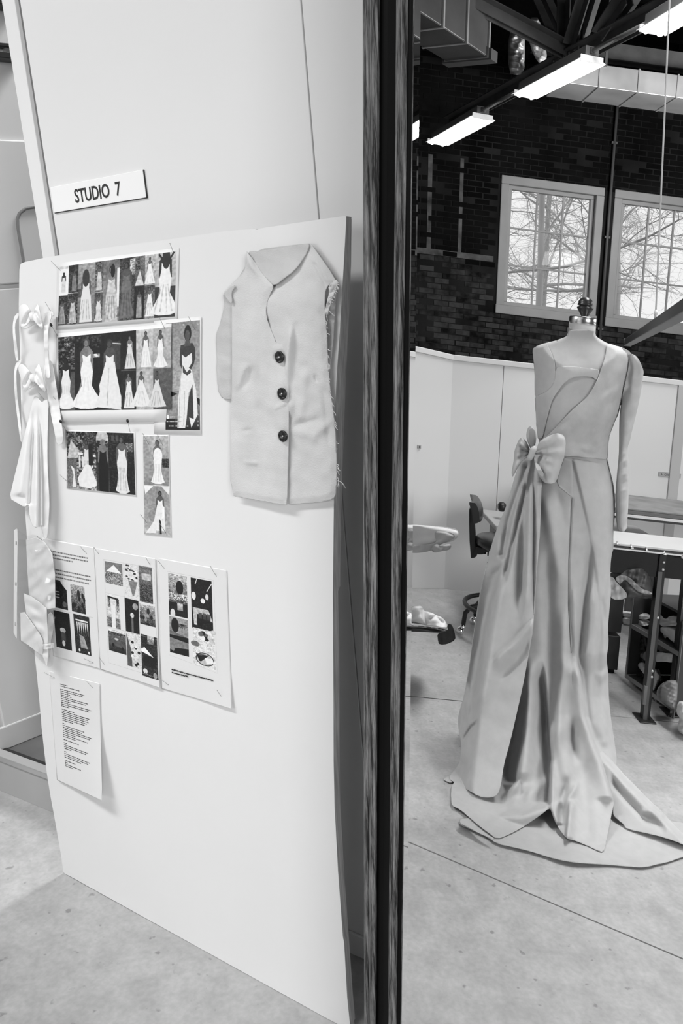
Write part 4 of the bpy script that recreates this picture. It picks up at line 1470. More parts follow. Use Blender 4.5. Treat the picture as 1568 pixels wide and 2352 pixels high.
# ------------------------------------------------------------------ fabric bows, sash and clear pocket on the left rim of the board
m_satin = mat('white_cotton', 0.80, 0.6, var=0.012, scale=20)
for nm, cx, cy, lab in (('fabric_bow', 75, 727, 'upper white fabric bow with hanging ribbons on the left rim of the board'), ('fabric_bow', 76, 868, 'lower white fabric bow with long ribbons on the left rim of the board')):
    up = cy < 800
    o = empty(nm, on_board(cx, cy, 0.01), lab, 'bow', 'fabric bows on the board')
    if up:
        L = [(74, 731), (66, 742), (58, 750), (50, 753), (46, 742), (44, 722), (44, 705), (52, 699), (62, 700), (70, 712), (77, 724)]
        Rr = [(75, 722), (82, 708), (88, 697), (92, 716), (96, 735), (99, 757), (90, 750), (80, 738), (74, 732)]
    else:
        L = [(75, 872), (70, 880), (64, 893), (59, 901), (54, 890), (48, 868), (41, 842), (50, 836), (58, 840), (68, 852), (78, 866)]
        Rr = [(76, 862), (83, 846), (90, 834), (97, 856), (102, 880), (106, 902), (94, 892), (84, 880), (76, 873)]
    for q, pts in (('loop', L), ('loop', Rr)):
        c0 = np.array(pts, float).mean(0)
        s = 1 if pts is Rr else -1
        drape(q, pts, on_board, lambda X, Y, s=s, c0=c0: 0.020 + 0.016 * np.cos((X - c0[0]) / 14.0) * np.cos((Y - c0[1]) / 26.0) + fold(X, Y, [(cx + s * 4, cy - 14), (cx + s * 14, cy + 4), (cx + s * 20, cy + 20)], -0.010, 5, 5, 6, 6), m_satin, o, step=1.5, soft=1, solid=0.002)
    inner = [(cx - 24, cy + 24), (cx - 12, cy + 12), (cx + 2, cy + 8), (cx + 8, cy + 14), (cx - 6, cy + 24), (cx - 20, cy + 30)]
    drape('loop_inside', inner, on_board, lambda X, Y: np.full_like(X, 0.010), m_satin, o, step=1.5)
    kn = on_board(cx, cy, 0.030)
    MB().lathe([(0.0005, -0.010), (0.006, -0.008), (0.0085, 0.0), (0.006, 0.008), (0.0005, 0.010)], kn, 14, ax=(BN, BU, BT)).build('knot', m_satin, o)
    if up:
        rib = [([(100, 720), (112, 714), (123, 716), (123, 727), (114, 722), (106, 728)], 0.018)]
        rib += [([(101, 738), (106, 724), (114, 717), (120, 722), (111, 752), (110, 790), (113, 840), (117, 868), (105, 869), (103, 830), (101, 790)], 0.020)]
        rib += [([(43, 717), (35, 724), (31, 735), (29, 756), (32, 790), (37, 830), (43, 828), (38, 790), (34, 758), (35, 740), (44, 726)], 0.015)]
    else:
        rib = [([(100, 842), (112, 830), (117, 828), (122, 842), (126, 867), (131, 900), (136, 931), (142, 975), (147, 1016), (132, 1025), (124, 985), (116, 946), (110, 912), (106, 880)], 0.010)]
        rib += [([(48, 826), (38, 832), (34, 845), (32, 868), (35, 917), (41, 965), (47, 1013), (52, 1016), (46, 960), (40, 915), (37, 868), (38, 848), (50, 832)], 0.013)]
    for pts, dd in rib:
        drape('ribbon', pts, on_board, lambda X, Y, dd=dd: dd + 0.004 * np.sin(Y / 17.0) + wrinkle(X, Y, 0.001, 30, 2), m_satin, o, step=1.5, solid=0.0015)

sash = empty('fabric_streamer', on_board(85, 1080, 0), 'white fabric streamer flaring below the two bows, hanging over the left rim of the board', 'fabric')
sp = [(80, 908), (88, 915), (96, 925), (104, 918), (110, 919), (111, 960), (108.6, 1027), (110, 1090), (113.5, 1151), (112, 1190), (108.6, 1234), (104, 1240), (96, 1215), (94, 1208), (78, 1213), (68, 1190), (66, 1153), (58, 1166), (40, 1155), (22, 1145), (30, 1110), (42, 1060), (51, 1022), (60, 985), (70, 945), (76, 920)]


def d_sash(X, Y):
    k = sstep(Y, 915, 1150)
    d = 0.012 + 0.018 * k + wrinkle(X, Y, 0.0008, 40, 6)
    d += fold(X, Y, [(80, 930), (76, 1000), (72, 1080), (67, 1160)], -0.014, 5, 9, 40, 5)
    d += fold(X, Y, [(84, 930), (84, 1000), (84, 1080), (82, 1215)], 0.014, 9, 6, 40, 5)
    d += fold(X, Y, [(86, 930), (92, 1010), (95, 1100), (96, 1210)], -0.012, 5, 6, 40, 5)
    d += fold(X, Y, [(70, 960), (58, 1040), (45, 1140)], 0.010, 12, 10, 40, 10)
    return d - 0.006 * sstep(X, 94, 110) * k


drape('flared_tail', sp, on_board, d_sash, m_satin, sash, step=2, solid=0.0015)
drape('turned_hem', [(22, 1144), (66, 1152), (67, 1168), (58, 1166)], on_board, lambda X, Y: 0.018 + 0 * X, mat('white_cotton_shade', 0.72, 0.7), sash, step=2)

pk = empty('plastic_pocket', on_board(80, 1380, 0), 'clear punched plastic pocket with folded swatches, hanging off the left rim of the board', 'pocket')
strip = [(33, 1219), (36, 1215), (40, 1215), (41, 1240), (40, 1300), (39.5, 1360), (39, 1420), (39, 1466), (36, 1464), (34, 1457), (31.5, 1455), (32, 1380), (33, 1300)]
m_strip = mat('pocket_strip', 0.66, 0.4)
drape('punched_strip', strip, on_board, lambda X, Y: np.full_like(X, 0.035), m_strip, pk, step=2, soft=0)
for hx, hy in ((37, 1247), (36.3, 1341), (35.4, 1433)):
    drape('punch_hole', [(hx - 1.1, hy - 4), (hx + 1.1, hy - 4), (hx + 1.1, hy + 4), (hx - 1.1, hy + 4)], on_board, lambda X, Y: np.full_like(X, 0.0365), m_grey, pk, step=1, soft=1)
m_film = glass_mat('clear_film', 0.94, 0.10, 0.12)
film = [(40, 1218), (50, 1222), (62, 1232), (78, 1226), (95, 1238), (112, 1262), (122, 1290), (128, 1320), (129, 1390), (124.5, 1447), (123, 1527), (115, 1532), (108, 1531), (85, 1510), (60, 1485), (39, 1466)]


def d_film(X, Y):
    return 0.038 + 0.016 * np.sin((X - 35) / 30.0) * sstep(Y, 1220, 1300) + wrinkle(X, Y, 0.004, 45, 17)


drape('film', film, on_board, d_film, m_film, pk, step=2.5, solid=0)
for nm, pts, base, mm, sd in (('paper_insert', [(60, 1240), (82, 1234), (104, 1246), (120, 1272), (126, 1320), (127, 1396), (108, 1400), (84, 1382), (67, 1366), (64, 1320)], 0.020, mat('tracing_paper', 0.74, 0.6), 1),
                              ('swatch', [(55, 1363), (62, 1366), (70, 1368), (92, 1384), (107, 1397), (110, 1450), (111, 1500), (108, 1530), (97, 1505), (61, 1412), (57, 1385)], 0.028, m_satin, 2),
                              ('swatch', [(47, 1407), (56, 1406), (66, 1420), (80, 1440), (92, 1458), (98, 1471), (99, 1490), (97, 1505), (85, 1498), (66, 1482), (48.5, 1471)], 0.034, m_satin, 3),
                              ('swatch', [(110, 1412), (116, 1406), (122, 1412), (124, 1440), (118, 1470), (114, 1500), (112, 1510), (111, 1460)], 0.030, mat('grey_swatch', 0.42, 0.8), 4)):
    c0 = np.array(pts, float).mean(0)
    drape(nm, pts, on_board, lambda X, Y, base=base, sd=sd, c0=c0: base + 0.006 * np.cos((X - c0[0]) / 24) + wrinkle(X, Y, 0.0028, 40, sd + 40), mm, pk, step=2, solid=0.0015, soft=0)

# ------------------------------------------------------------------ the tall mirror
RO = -0.0145
FU = M_U * math.cos(RO) + M_V * math.sin(RO)
FV = -M_U * math.sin(RO) + M_V * math.cos(RO)
VB = -M_O[2] / FV[2]
U0, U1, V0, V1 = -0.392, 0.62, VB + 0.01, 0.95
FW = 0.1175


def fp(u, v, h):
    q = M_O + FU * u + FV * v
    return q + M_N * (h + TWIST * ((q - M_O) @ M_U) * ((q - M_O) @ M_V))


mir = empty('leaning_mirror', fp(0.1, VB, 0) * np.array([1, 1, 0]), 'tall dark-framed mirror with a faceted glass rim leaning beside the pin board', 'mirror')
# the moulding: (place across the frame as the camera meets it, height); the true width adds the height
PROF = [(w + max(h, 0), h) for w, h in ((0.0, -0.03), (0.0, 0.004), (0.001, 0.009), (0.006, 0.0125), (0.0135, 0.0135), (0.0175, 0.012), (0.0195, 0.0105), (0.022, 0.012), (0.029, 0.0145), (0.036, 0.0138), (0.0405, 0.0115), (0.042, 0.006), (0.060, 0.0035), (0.080, 0.004), (0.082, 0.007),
        (0.087, 0.009), (0.091, 0.0088), (0.0925, 0.0075), (0.095, 0.0085), (0.100, 0.008), (0.102, 0.0062), (0.1055, 0.0062), (0.107, 0.004), (0.113, 0.002), (0.1165, 0.0005), (0.1168, -0.03))]
m_worn = worn_mat('worn_black_wood', 0.014, 0.27, 0.20, (28, 28, 9))
m_cove = mat('black_cove', 0.003, 0.6, spec=0.08)
m_worn.node_tree.nodes['Principled BSDF'].inputs['Specular IOR Level'].default_value = 0.2
mi = [0] * len(PROF)
for k, (w, h) in enumerate(PROF[:-1]):
    mi[k] = 1 if 11 <= k <= 12 or k >= 22 or k == 0 else 0


def side(name, a, b, inward, n=12):
    """a moulding from corner a to corner b (u, v), mitred; inward is the (du, dv) towards the glass"""
    mb = MB()
    a, b, inward = np.array(a, float), np.array(b, float), np.array(inward, float)
    d = (b - a) / np.linalg.norm(b - a)
    for k in range(len(PROF) - 1):
        r0, r1 = [], []
        for i in range(n + 1):
            for r, (w, h) in ((r0, PROF[k]), (r1, PROF[k + 1])):
                p0, p1 = a + inward * w + d * w, b + inward * w - d * w
                q = p0 + (p1 - p0) * i / n
                r.append(fp(q[0], q[1], h))
        mb.grid(np.array([r0, r1]), mi[k], smooth=False)
    return mb.build(name, [m_worn, m_cove], mir)


side('frame_side', (U0, V0), (U0, V1), (1, 0))
side('frame_side', (U1, V1), (U1, V0), (-1, 0))
side('frame_top', (U0, V1), (U1, V1), (0, -1))
side('frame_bottom', (U1, V0), (U0, V0), (0, 1))
m_mirror = bpy.data.materials.new('mirror_silver')
m_mirror.use_nodes = True
pb = m_mirror.node_tree.nodes['Principled BSDF']
pb.inputs['Base Color'].default_value = (0.955, 0.955, 0.955, 1)
pb.inputs['Metallic'].default_value = 1.0
pb.inputs['Roughness'].default_value = 0.0
BW = 0.0165
gu = np.linspace(U0 + FW + BW - 0.001, U1 - FW - BW, 40)
gv = np.linspace(V0 + FW + BW, V1 - FW - BW, 60)


def gp(u, v, h=0.0):
    q = M_O + FU * u + FV * v
    a, b = (q - M_O) @ M_U, (q - M_O) @ M_V
    return q + M_N * (h + TWIST * a * b)


G = np.array([[gp(u, v) for u in gu] for v in gv])
gl = MB().grid(G)
glass = gl.build('mirror_glass', m_mirror, mir)
for nm, pts in (('bevel', [[(gu[0], v, 0.0) for v in gv], [(gu[0] - BW, v, 0.0004) for v in gv]]), ('bevel', [[(gu[-1] + BW, v, 0.0004) for v in gv], [(gu[-1], v, 0.0) for v in gv]]),
                ('bevel', [[(u, gv[-1], 0.0) for u in gu], [(u, gv[-1] + BW, 0.0004) for u in gu]]), ('bevel', [[(u, gv[0] - BW, 0.0004) for u in gu], [(u, gv[0], 0.0) for u in gu]])):
    MB().grid(np.array([[gp(*q) for q in row_] for row_ in pts])).build(nm, m_mirror, mir)
bk = MB()
c = [fp(u, v, -0.028) for u, v in ((U0 + 0.02, V0 + 0.02), (U1 - 0.02, V0 + 0.02), (U1 - 0.02, V1 - 0.02), (U0 + 0.02, V1 - 0.02))]
e = [fp(u, v, -0.022) for u, v in ((U0 + 0.02, V0 + 0.02), (U1 - 0.02, V0 + 0.02), (U1 - 0.02, V1 - 0.02), (U0 + 0.02, V1 - 0.02))]
bk.add(c + e, [(0, 1, 2, 3), (4, 7, 6, 5), (0, 4, 5, 1), (1, 5, 6, 2), (2, 6, 7, 3), (3, 7, 4, 0)])
bk.build('backing_board', m_dgrey, mir)
top = fp(0.25, 0.45, -0.03)
MB().bar(top, (top[0] + 0.10, top[1] + 0.14, 0.012), 0.05, 0.02).build('easel_leg', m_dgrey, mir)

# ------------------------------------------------------------------ dress form and gown (seen in the mirror)
FO = np.array([-2.37, 0.27, 0.0])
EYE_V = EYE - 2 * ((EYE - M_O) @ M_N) * M_N
GW = (EYE_V - FO) * np.array([1, 1, 0])
GW /= np.linalg.norm(GW)


def on_gown(px, py, d=0.0):
    o, r = mirrored(px, py)
    t = ((FO @ GW + np.asarray(d)) - o @ GW) / (r @ GW)
    return o + r * t[..., None]


def floor_depth(px, py):
    o, r = mirrored(px, py)
    t = (0.003 - o[..., 2]) / r[..., 2]
    p = o + r * t[..., None]
    return np.where(t > 0, (p - FO) @ GW, -9.0)


def xform(poly, D, pw=2.4, lift=0.0):
    """rounded body between the left and right outline of a polygon"""
    P = np.asarray(poly, float)
    ys = np.arange(P[:, 1].min() - 4, P[:, 1].max() + 4, 2.0)
    xl, xr = np.full(len(ys), np.nan), np.full(len(ys), np.nan)
    for k, y in enumerate(ys):
        c = []
        for i in range(len(P)):
            (x0, y0), (x1, y1) = P[i], P[(i + 1) % len(P)]
            if (y < y0) != (y < y1):
                c.append(x0 + (x1 - x0) * (y - y0) / (y1 - y0))
        if c:
            xl[k], xr[k] = min(c), max(c)
    g = ~np.isnan(xl)
    ys, xl, xr = ys[g], xl[g], xr[g]
    ker = np.ones(9) / 9
    pad = lambda a: np.convolve(np.concatenate([np.full(4, a[0]), a, np.full(4, a[-1])]), ker, 'valid')
    xl, xr = pad(xl), pad(xr)

    def f(X, Y, sgn=1.0):
        a, b = np.interp(Y, ys, xl), np.interp(Y, ys, xr)
        t = np.clip((X - (a + b) / 2) / ((b - a) / 2 + 1e-6), -1, 1)
        return lift + sgn * D * (1 - np.abs(t) ** pw) ** (1 / 2.0)
    return f


m_muslin = mat('grey_muslin', 0.42, 0.85, var=0.02, scale=30, bump=0.12, bscale=500)
m_muslin_b = mat('grey_muslin_bodice', 0.43, 0.85, var=0.035, scale=26, bump=0.15, bscale=500)
m_form = mat('form_cloth', 0.39, 0.8, var=0.02, scale=30, bump=0.1, bscale=500)
form = empty('dress_form', FO, 'cloth-covered dress form with a turned black knob on its neck, wearing the gown', 'dress form')
torso = [(1303, 757), (1302, 772), (1290, 777), (1269, 784), (1251, 788), (1232, 794), (1228, 800), (1228, 830), (1229, 870), (1229, 911), (1231, 940), (1234, 975), (1237, 1005), (1240, 1040), (1233, 1075), (1226, 1110), (1222, 1150), (1222, 1185), (1232, 1210), (1300, 1215), (1400, 1210), (1408, 1180), (1409, 1132), (1402, 1092), (1394, 1058), (1394, 1034), (1397, 1004), (1403, 987), (1418, 950), (1426, 915), (1436, 880), (1444, 849), (1446, 823), (1440, 806), (1420, 798), (1393, 788), (1378, 779), (1367.6, 772), (1366, 757)]
tb = xform(torso, 0.105, 2.6)
body = lambda X, Y: np.minimum(tb(X, Y), 0.055 + 0.05 * sstep(Y, 770, 860)) - 0.02 * sstep(Y, 930, 1040) * (1 - sstep(Y, 1060, 1160)) - fold(X, Y, [(1337, 800), (1332, 900), (1322, 1000), (1318, 1045)], 0.008, 30, 30)
drape('torso', torso, on_gown, body, m_form, form, step=4, back=lambda X, Y: -np.minimum(tb(X, Y), 0.06 + 0.05 * sstep(Y, 770, 860)))
nc = on_gown(np.array(1336.0), np.array(760.0), 0.0)
r_top = np.linalg.norm(on_gown(np.array(1304.0), np.array(740.0)) - on_gown(np.array(1366.0), np.array(740.0))) / 2
zt = on_gown(np.array(1336.0), np.array(740.0))[2]
zb = on_gown(np.array(1336.0), np.array(775.0))[2]
zk = on_gown(np.array(1336.0), np.array(733.0))[2]
zkn = on_gown(np.array(1339.0), np.array(682.0))[2]
MB().lathe([(r_top * 1.12, zb - 0.02), (r_top * 1.03, zb + 0.01), (r_top * 1.0, zt - 0.005)], (nc[0], nc[1], 0), 32).build('neck', m_form, form)
MB().lathe([(r_top * 1.0, zt - 0.008), (r_top * 1.02, zt - 0.006), (r_top * 1.02, zk + 0.004), (r_top * 0.98, zk + 0.007), (0.004, zk + 0.008)], (nc[0], nc[1], 0), 32).build('neck_band', mat('neck_metal', 0.75, 0.25, metal=1.0), form)
kh = zkn - zk
MB().lathe([(0.020, zk + 0.006), (0.012, zk + 0.05 * kh), (0.011, zk + 0.14 * kh), (0.0175, zk + 0.28 * kh), (0.0235, zk + 0.42 * kh), (0.0265, zk + 0.50 * kh), (0.0265, zk + 0.54 * kh), (0.020, zk + 0.57 * kh), (0.020, zk + 0.60 * kh), (0.0255, zk + 0.63 * kh), (0.0255, zk + 0.67 * kh), (0.0225, zk + 0.72 * kh),
            (0.0235, zk + 0.78 * kh), (0.019, zk + 0.90 * kh), (0.010, zk + 0.985 * kh), (0.001, zk + kh)], (nc[0] + 0.002, nc[1] - 0.004, 0), 24).build('knob', mat('turned_wood', 0.018, 0.35), form)
tk = on_gown(np.array(1305.0), np.array(757.0), 0.03)
MB().box(tk + np.array([-0.002, -0.003, -0.012]), tk + np.array([0.002, 0.003, 0.006])).build('neck_tag', m_dgrey, form)
MB().tube([(FO[0], FO[1], 0.04), (FO[0], FO[1], 0.92)], 0.016, 12).build('pole', m_black, form)
MB().lathe([(0.17, 0.0), (0.17, 0.02), (0.05, 0.05), (0.02, 0.07)], FO, 24).build('base', m_black, form)

gown = empty('gown', FO, 'grey muslin gown with a side bow and a long train on the dress form', 'gown')


def over(base, lift, *extra):
    def f(X, Y):
        d = base(X, Y) + lift
        for e in extra:
            d = d + e(X, Y)
        return d
    return f


# bodice panels
arm = [(1222, 802), (1227, 798), (1240, 792), (1251.6, 788), (1260, 797), (1268, 815), (1273, 832), (1275, 848), (1274.5, 873), (1268, 886), (1257, 898), (1242, 906), (1228, 912), (1227, 890), (1227.5, 851), (1225, 830)]
drape('armhole_panel', arm, on_gown, over(body, 0.0035), m_form, gown, step=3)
yoke = [(1228, 911), (1242, 906), (1257, 898), (1268, 886), (1274, 873), (1275, 846), (1290, 842), (1306, 840), (1335, 844), (1360, 847), (1377, 849), (1372, 868), (1369, 874), (1365, 869), (1360, 866.5), (1348, 865), (1335, 865), (1322, 866), (1310.7, 869), (1298, 878), (1288, 889), (1277, 904), (1268, 918), (1261, 940), (1255, 962.5), (1250, 985), (1246, 1006), (1236, 1010), (1233, 998), (1231, 974), (1229, 929)]
drape('yoke', yoke, on_gown, over(body, 0.0035, lambda X, Y: wrinkle(X, Y, 0.0008, 50, 5)), m_muslin, gown, step=3)
rp = [(1393, 788), (1410, 793), (1430, 799), (1448, 808), (1453, 823), (1449, 849), (1442, 885), (1431, 915), (1424, 930), (1420, 950), (1411, 968), (1404, 987), (1398, 1004), (1396, 1034), (1396, 1056), (1370, 1053), (1345, 1051), (1320, 1049), (1297, 1047), (1270, 1045), (1245, 1040), (1242, 1020), (1247, 1006), (1261.6, 997), (1285, 972), (1313, 942), (1332, 926), (1348.7, 911), (1360, 894), (1370, 875), (1378.8, 851), (1386, 830), (1391, 810)]


def d_rp(X, Y):
    d = body(X, Y) + 0.0055 + wrinkle(X, Y, 0.0012, 42, 15)
    d += cross_fold(X, Y, [(1375, 925), (1400, 905), (1424, 893)], 0.006, 10, 10)
    d += cross_fold(X, Y, [(1385, 935), (1405, 922), (1424, 915)], -0.006, 7, 7)
    d += cross_fold(X, Y, [(1265, 992), (1290, 975), (1310, 962)], -0.005, 8, 8)
    d += cross_fold(X, Y, [(1325, 1028), (1350, 1032), (1375, 1036)], 0.004, 6, 6)
    d += cross_fold(X, Y, [(1330, 1038), (1372, 1044)], -0.0035, 5, 5)
    return np.maximum(d, 0.036 * (1 - sstep(Y, 885, 935)) * sstep(X, 1425, 1436))


drape('wrap_panel', rp, on_gown, d_rp, m_muslin_b, gown, step=3)
# sleeve
slv = [(1446, 821), (1450, 812), (1456, 815), (1462.5, 819.6), (1470, 832), (1476, 846), (1478, 856), (1476, 866), (1473, 890), (1468, 918), (1458, 962.5), (1449, 998), (1446, 1014), (1441, 1026), (1441, 1036), (1442, 1050), (1444, 1074), (1444, 1110), (1443, 1150), (1441, 1188), (1438, 1222), (1417.5, 1219), (1414, 1190), (1413, 1150), (1413.5, 1130), (1415.5, 1100), (1418.5, 1066), (1420.5, 1045), (1421, 1030), (1421.5, 970), (1423, 949), (1427, 915), (1434, 885), (1442, 849)]
sb = xform(slv, 0.042, 2.2)


def d_slv(X, Y):
    d = sb(X, Y) + wrinkle(X, Y, 0.002, 34, 25)
    for k, yy in enumerate((1050, 1062, 1076, 1092, 1110, 1128)):
        d = d + cross_fold(X, Y, [(1414, yy + 6), (1428, yy), (1441, yy - 5)], 0.0032 if k % 2 else -0.0032, 4, 5, 4, 4)
    d = d + fold(X, Y, [(1455, 835), (1452, 880), (1447, 930)], 0.006, 6, 9) + fold(X, Y, [(1468, 835), (1462, 870)], -0.007, 5, 5, 12, 12)
    k = 1 - sstep(Y, 885, 935)
    return np.maximum(d + 0.012 * (1 - sstep(Y, 830, 930)), 0.044 * k * (1 - sstep(X, 1452, 1470)))


drape('sleeve', slv, on_gown, d_slv, m_muslin_b, gown, step=2.5, back=lambda X, Y: sb(X, Y, -1.0))

_f0, _c0 = fold, cross_fold


def fold(X, Y, pts, amp, *a):
    return _f0(X, Y, pts, amp * 1.45, *a)


def cross_fold(X, Y, pts, amp, *a):
    return _c0(X, Y, pts, amp * 1.3, *a)


# skirt -------------------------------------------------------------
sk = [(1241, 1043), (1270, 1046), (1297, 1048), (1345, 1052), (1396, 1057), (1399, 1075), (1403.6, 1091.5), (1408, 1110), (1411, 1132), (1412, 1160), (1411, 1185), (1409, 1217), (1408, 1240), (1409, 1258), (1404, 1275), (1401.5, 1300), (1401, 1330), (1403, 1362), (1400, 1390), (1397.5, 1419), (1396, 1440), (1397.5, 1480), (1394, 1500), (1392.7, 1515), (1395, 1535), (1396.7, 1549), (1397, 1580), (1399, 1618), (1404, 1660), (1413, 1716), (1417, 1748), (1412, 1770), (1398, 1785),
      (1404, 1815), (1409, 1838), (1410, 1845), (1403, 1875), (1395, 1919), (1390, 1940), (1385, 1958), (1370, 1953), (1345, 1941), (1320, 1931), (1301, 1927), (1286, 1908), (1273, 1886), (1266, 1866), (1261, 1852), (1256, 1861), (1230, 1880), (1200, 1900), (1170, 1916), (1141, 1928), (1120, 1912), (1101, 1898), (1080, 1880), (1062, 1864), (1050, 1856), (1037, 1851), (1035, 1825), (1037, 1799), (1060, 1790), (1070, 1740), (1066, 1680), (1070, 1620), (1085, 1520), (1100, 1400), (1130, 1280), (1165, 1180), (1195, 1100), (1215, 1065)]
sk_up = [p for p in sk if p[1] < 1750] + [(1417, 1800), (1417, 2000), (1040, 2000), (1040, 1800)]
sk_up = [(1241, 1043), (1396, 1057), (1404, 1092), (1411, 1132), (1411, 1185), (1408, 1240), (1402, 1300), (1402, 1362), (1397, 1440), (1395, 1520), (1398, 1600), (1413, 1716), (1420, 1760), (1424, 2000), (1020, 2000), (1030, 1800), (1052, 1740), (1062, 1620), (1085, 1520), (1100, 1400), (1130, 1280), (1165, 1180), (1195, 1100), (1215, 1065)]
sbk = xform(sk_up, 0.16, 2.3)


def zig(X, Y, a, b):
    return sstep(Y, a, b)


CENTER = [(1244, 1515), (1252.6, 1618), (1258, 1687), (1263.5, 1744), (1260, 1850)]
FRONT = [(1313, 1500), (1324, 1515), (1336, 1598), (1341.6, 1647), (1361.6, 1704), (1381.7, 1753), (1407, 1839)]


def base_depth(Y):
    return curve(Y, [1040, 1060, 1150, 1300, 1500, 1600, 1700, 1780, 1850, 1930, 2000], [0.085, 0.10, 0.135, 0.145, 0.155, 0.18, 0.24, 0.33, 0.44, 0.57, 0.67])


def d_skirt(X, Y):
    d = np.minimum(sbk(X, Y), 0.16) + base_depth(Y) - 0.16
    d = np.maximum(d, -0.02)
    d += wrinkle(X, Y, 0.0010, 80, 31)
    # upper insert panel, wrap edge on the right
    d += ledge(X, Y, [(1314, 1050), (1334, 1132), (1353, 1218), (1364.5, 1281), (1373, 1347), (1379, 1391), (1386, 1500)], 0.010, 1.6, 4, 60)
    d += fold(X, Y, [(1356, 1240), (1350, 1320), (1344, 1380), (1330, 1500), (1329, 1560)], -0.022, 10, 8, 60, 40)
    d += fold(X, Y, [(1368, 1330), (1364, 1420), (1356, 1500), (1356, 1600), (1372, 1700)], 0.016, 14, 12, 60, 40)
    d += fold(X, Y, [(1313.4, 1144), (1311.4, 1190), (1306.5, 1290), (1305.7, 1390), (1311.4, 1500), (1313, 1543), (1317, 1590)], -0.004, 1.8, 1.8, 3, 20)
    d += fold(X, Y, [(1318, 1330), (1318, 1400), (1322, 1500), (1330, 1580)], 0.013, 5, 7, 60, 40)
    d += fold(X, Y, [(1300, 1380), (1296, 1460), (1292, 1540), (1283, 1620), (1278, 1740)], 0.016, 16, 12, 80, 60)
    d += fold(X, Y, [(1258, 1250), (1258, 1360), (1262, 1460), (1268, 1560), (1262, 1690)], -0.018, 14, 16, 80, 40)
    d += fold(X, Y, [(1250, 1130), (1264, 1200), (1278, 1290), (1286, 1360)], 0.010, 14, 16, 40, 60)
    d += fold(X, Y, [(1276, 1120), (1290, 1170), (1300, 1230)], -0.005, 8, 10, 30, 40)
    d += cross_fold(X, Y, [(1276, 1110), (1296, 1128), (1313, 1144)], 0.0012, 3, 8, 10, 3)
    # left panel and the dark gap beside it
    d += fold(X, Y, CENTER, -0.055, 26, 3.5, 60, 10)
    d += fold(X, Y, [(1222, 1500), (1218, 1600), (1208, 1700), (1195, 1800)], 0.030, 16, 22, 50, 30)
    d += fold(X, Y, [(1190, 1560), (1178, 1690), (1165, 1800)], -0.05, 16, 14, 60, 10)
    # front fold running into the train
    d += ledge(X, Y, FRONT, -0.045, 3.0, 50, 10)
    d += fold(X, Y, FRONT, 0.030, 26, 5, 50, 10)
    d += fold(X, Y, [(1290, 1640), (1290, 1720), (1300, 1800)], 0.012, 16, 20, 40, 30)
    d += fold(X, Y, [(1316, 1640), (1312, 1700), (1322, 1760)], -0.020, 8, 10, 40, 40)
    # right under-layer
    d += fold(X, Y, [(1392, 1400), (1385, 1560), (1388, 1720)], 0.010, 10, 10, 60, 20)
    d += cross_fold(X, Y, [(1362, 1545), (1380, 1552), (1397, 1540)], 0.012, 10, 14, 10, 4)
    d += fold(X, Y, [(1380, 1360), (1388, 1420), (1392, 1500)], -0.008, 4, 5, 30, 20)
    lo = sstep(Y, 1720, 1800)
    d -= 0.09 * (1 - sstep(X, 1130, 1185)) * (1 - sstep(Y, 1815, 1865))
    lf = 1 - sstep(X, 1255, 1266)
    d += lf * (cross_fold(X, Y, [(1050, 1874), (1140, 1876), (1200, 1874), (1258, 1856)], 0.035, 10, 22, 10, 2) + cross_fold(X, Y, [(1118, 1862), (1150, 1832), (1194, 1793)], 0.030, 3, 20, 6, 6)
               + cross_fold(X, Y, [(1050, 1846), (1090, 1832), (1150, 1833)], -0.03, 12, 9, 6, 6) + cross_fold(X, Y, [(1200, 1830), (1230, 1815), (1258, 1790)], 0.012, 16, 16, 20, 4))
    rt = sstep(X, 1258, 1266)
    d += rt * (fold(X, Y, [(1263, 1745), (1264, 1800), (1264, 1850), (1282, 1895)], 0.016, 4, 12, 20, 6) + fold(X, Y, [(1310, 1835), (1306, 1880), (1301, 1927)], 0.026, 3.5, 10, 20, 3)
               + fold(X, Y, [(1300, 1780), (1290, 1850), (1287, 1900)], -0.020, 10, 9, 40, 6) + cross_fold(X, Y, [(1272, 1850), (1300, 1835), (1330, 1800)], 0.014, 8, 14, 10, 14)
               + fold(X, Y, [(1330, 1730), (1340, 1800), (1350, 1930)], -0.012, 16, 18, 40, 20))
    return np.maximum(d, floor_depth(X, Y) + 0.014 * lo + 0.004)


bd = lambda X, Y: np.where(Y > 1700, np.maximum(-0.12 + 0.9 * sstep(Y, 1700, 1960), floor_depth(X, Y) + 0.002), np.maximum(-sbk(X, Y) * 0.75 - 0.004, floor_depth(X, Y) + 0.002))
bd = (lambda g: lambda X, Y: np.minimum(g(X, Y), d_skirt(X, Y) - 0.004))(bd)
skirt = drape('skirt', sk, on_gown, d_skirt, m_muslin, gown, step=3, back=bd)
# insert panel at the back waist and the zip
ins = [(1297, 1048), (1314, 1051), (1322, 1084), (1334, 1132), (1336, 1140), (1316, 1144), (1308, 1138), (1276, 1112), (1284, 1080)]
drape('waist_insert', ins, on_gown, lambda X, Y: d_skirt(X, Y) - 0.010 * sstep(X, 1310, 1330) + 0.0012, m_form, gown, step=2.5, solid=0.0006)
zl = [(1313.4, 1143), (1311.4, 1190), (1306.5, 1290), (1305.7, 1390), (1309, 1460), (1311.4, 1500)]
zx, zy = np.array(zl).T
yy = np.linspace(1143, 1500, 60)
xx = np.interp(yy, zy, zx)
pz = on_gown(xx, yy, d_skirt(xx, yy) + 0.0055)
MB().tube(list(pz), 0.0011, 5).build('zip', m_dgrey, gown)

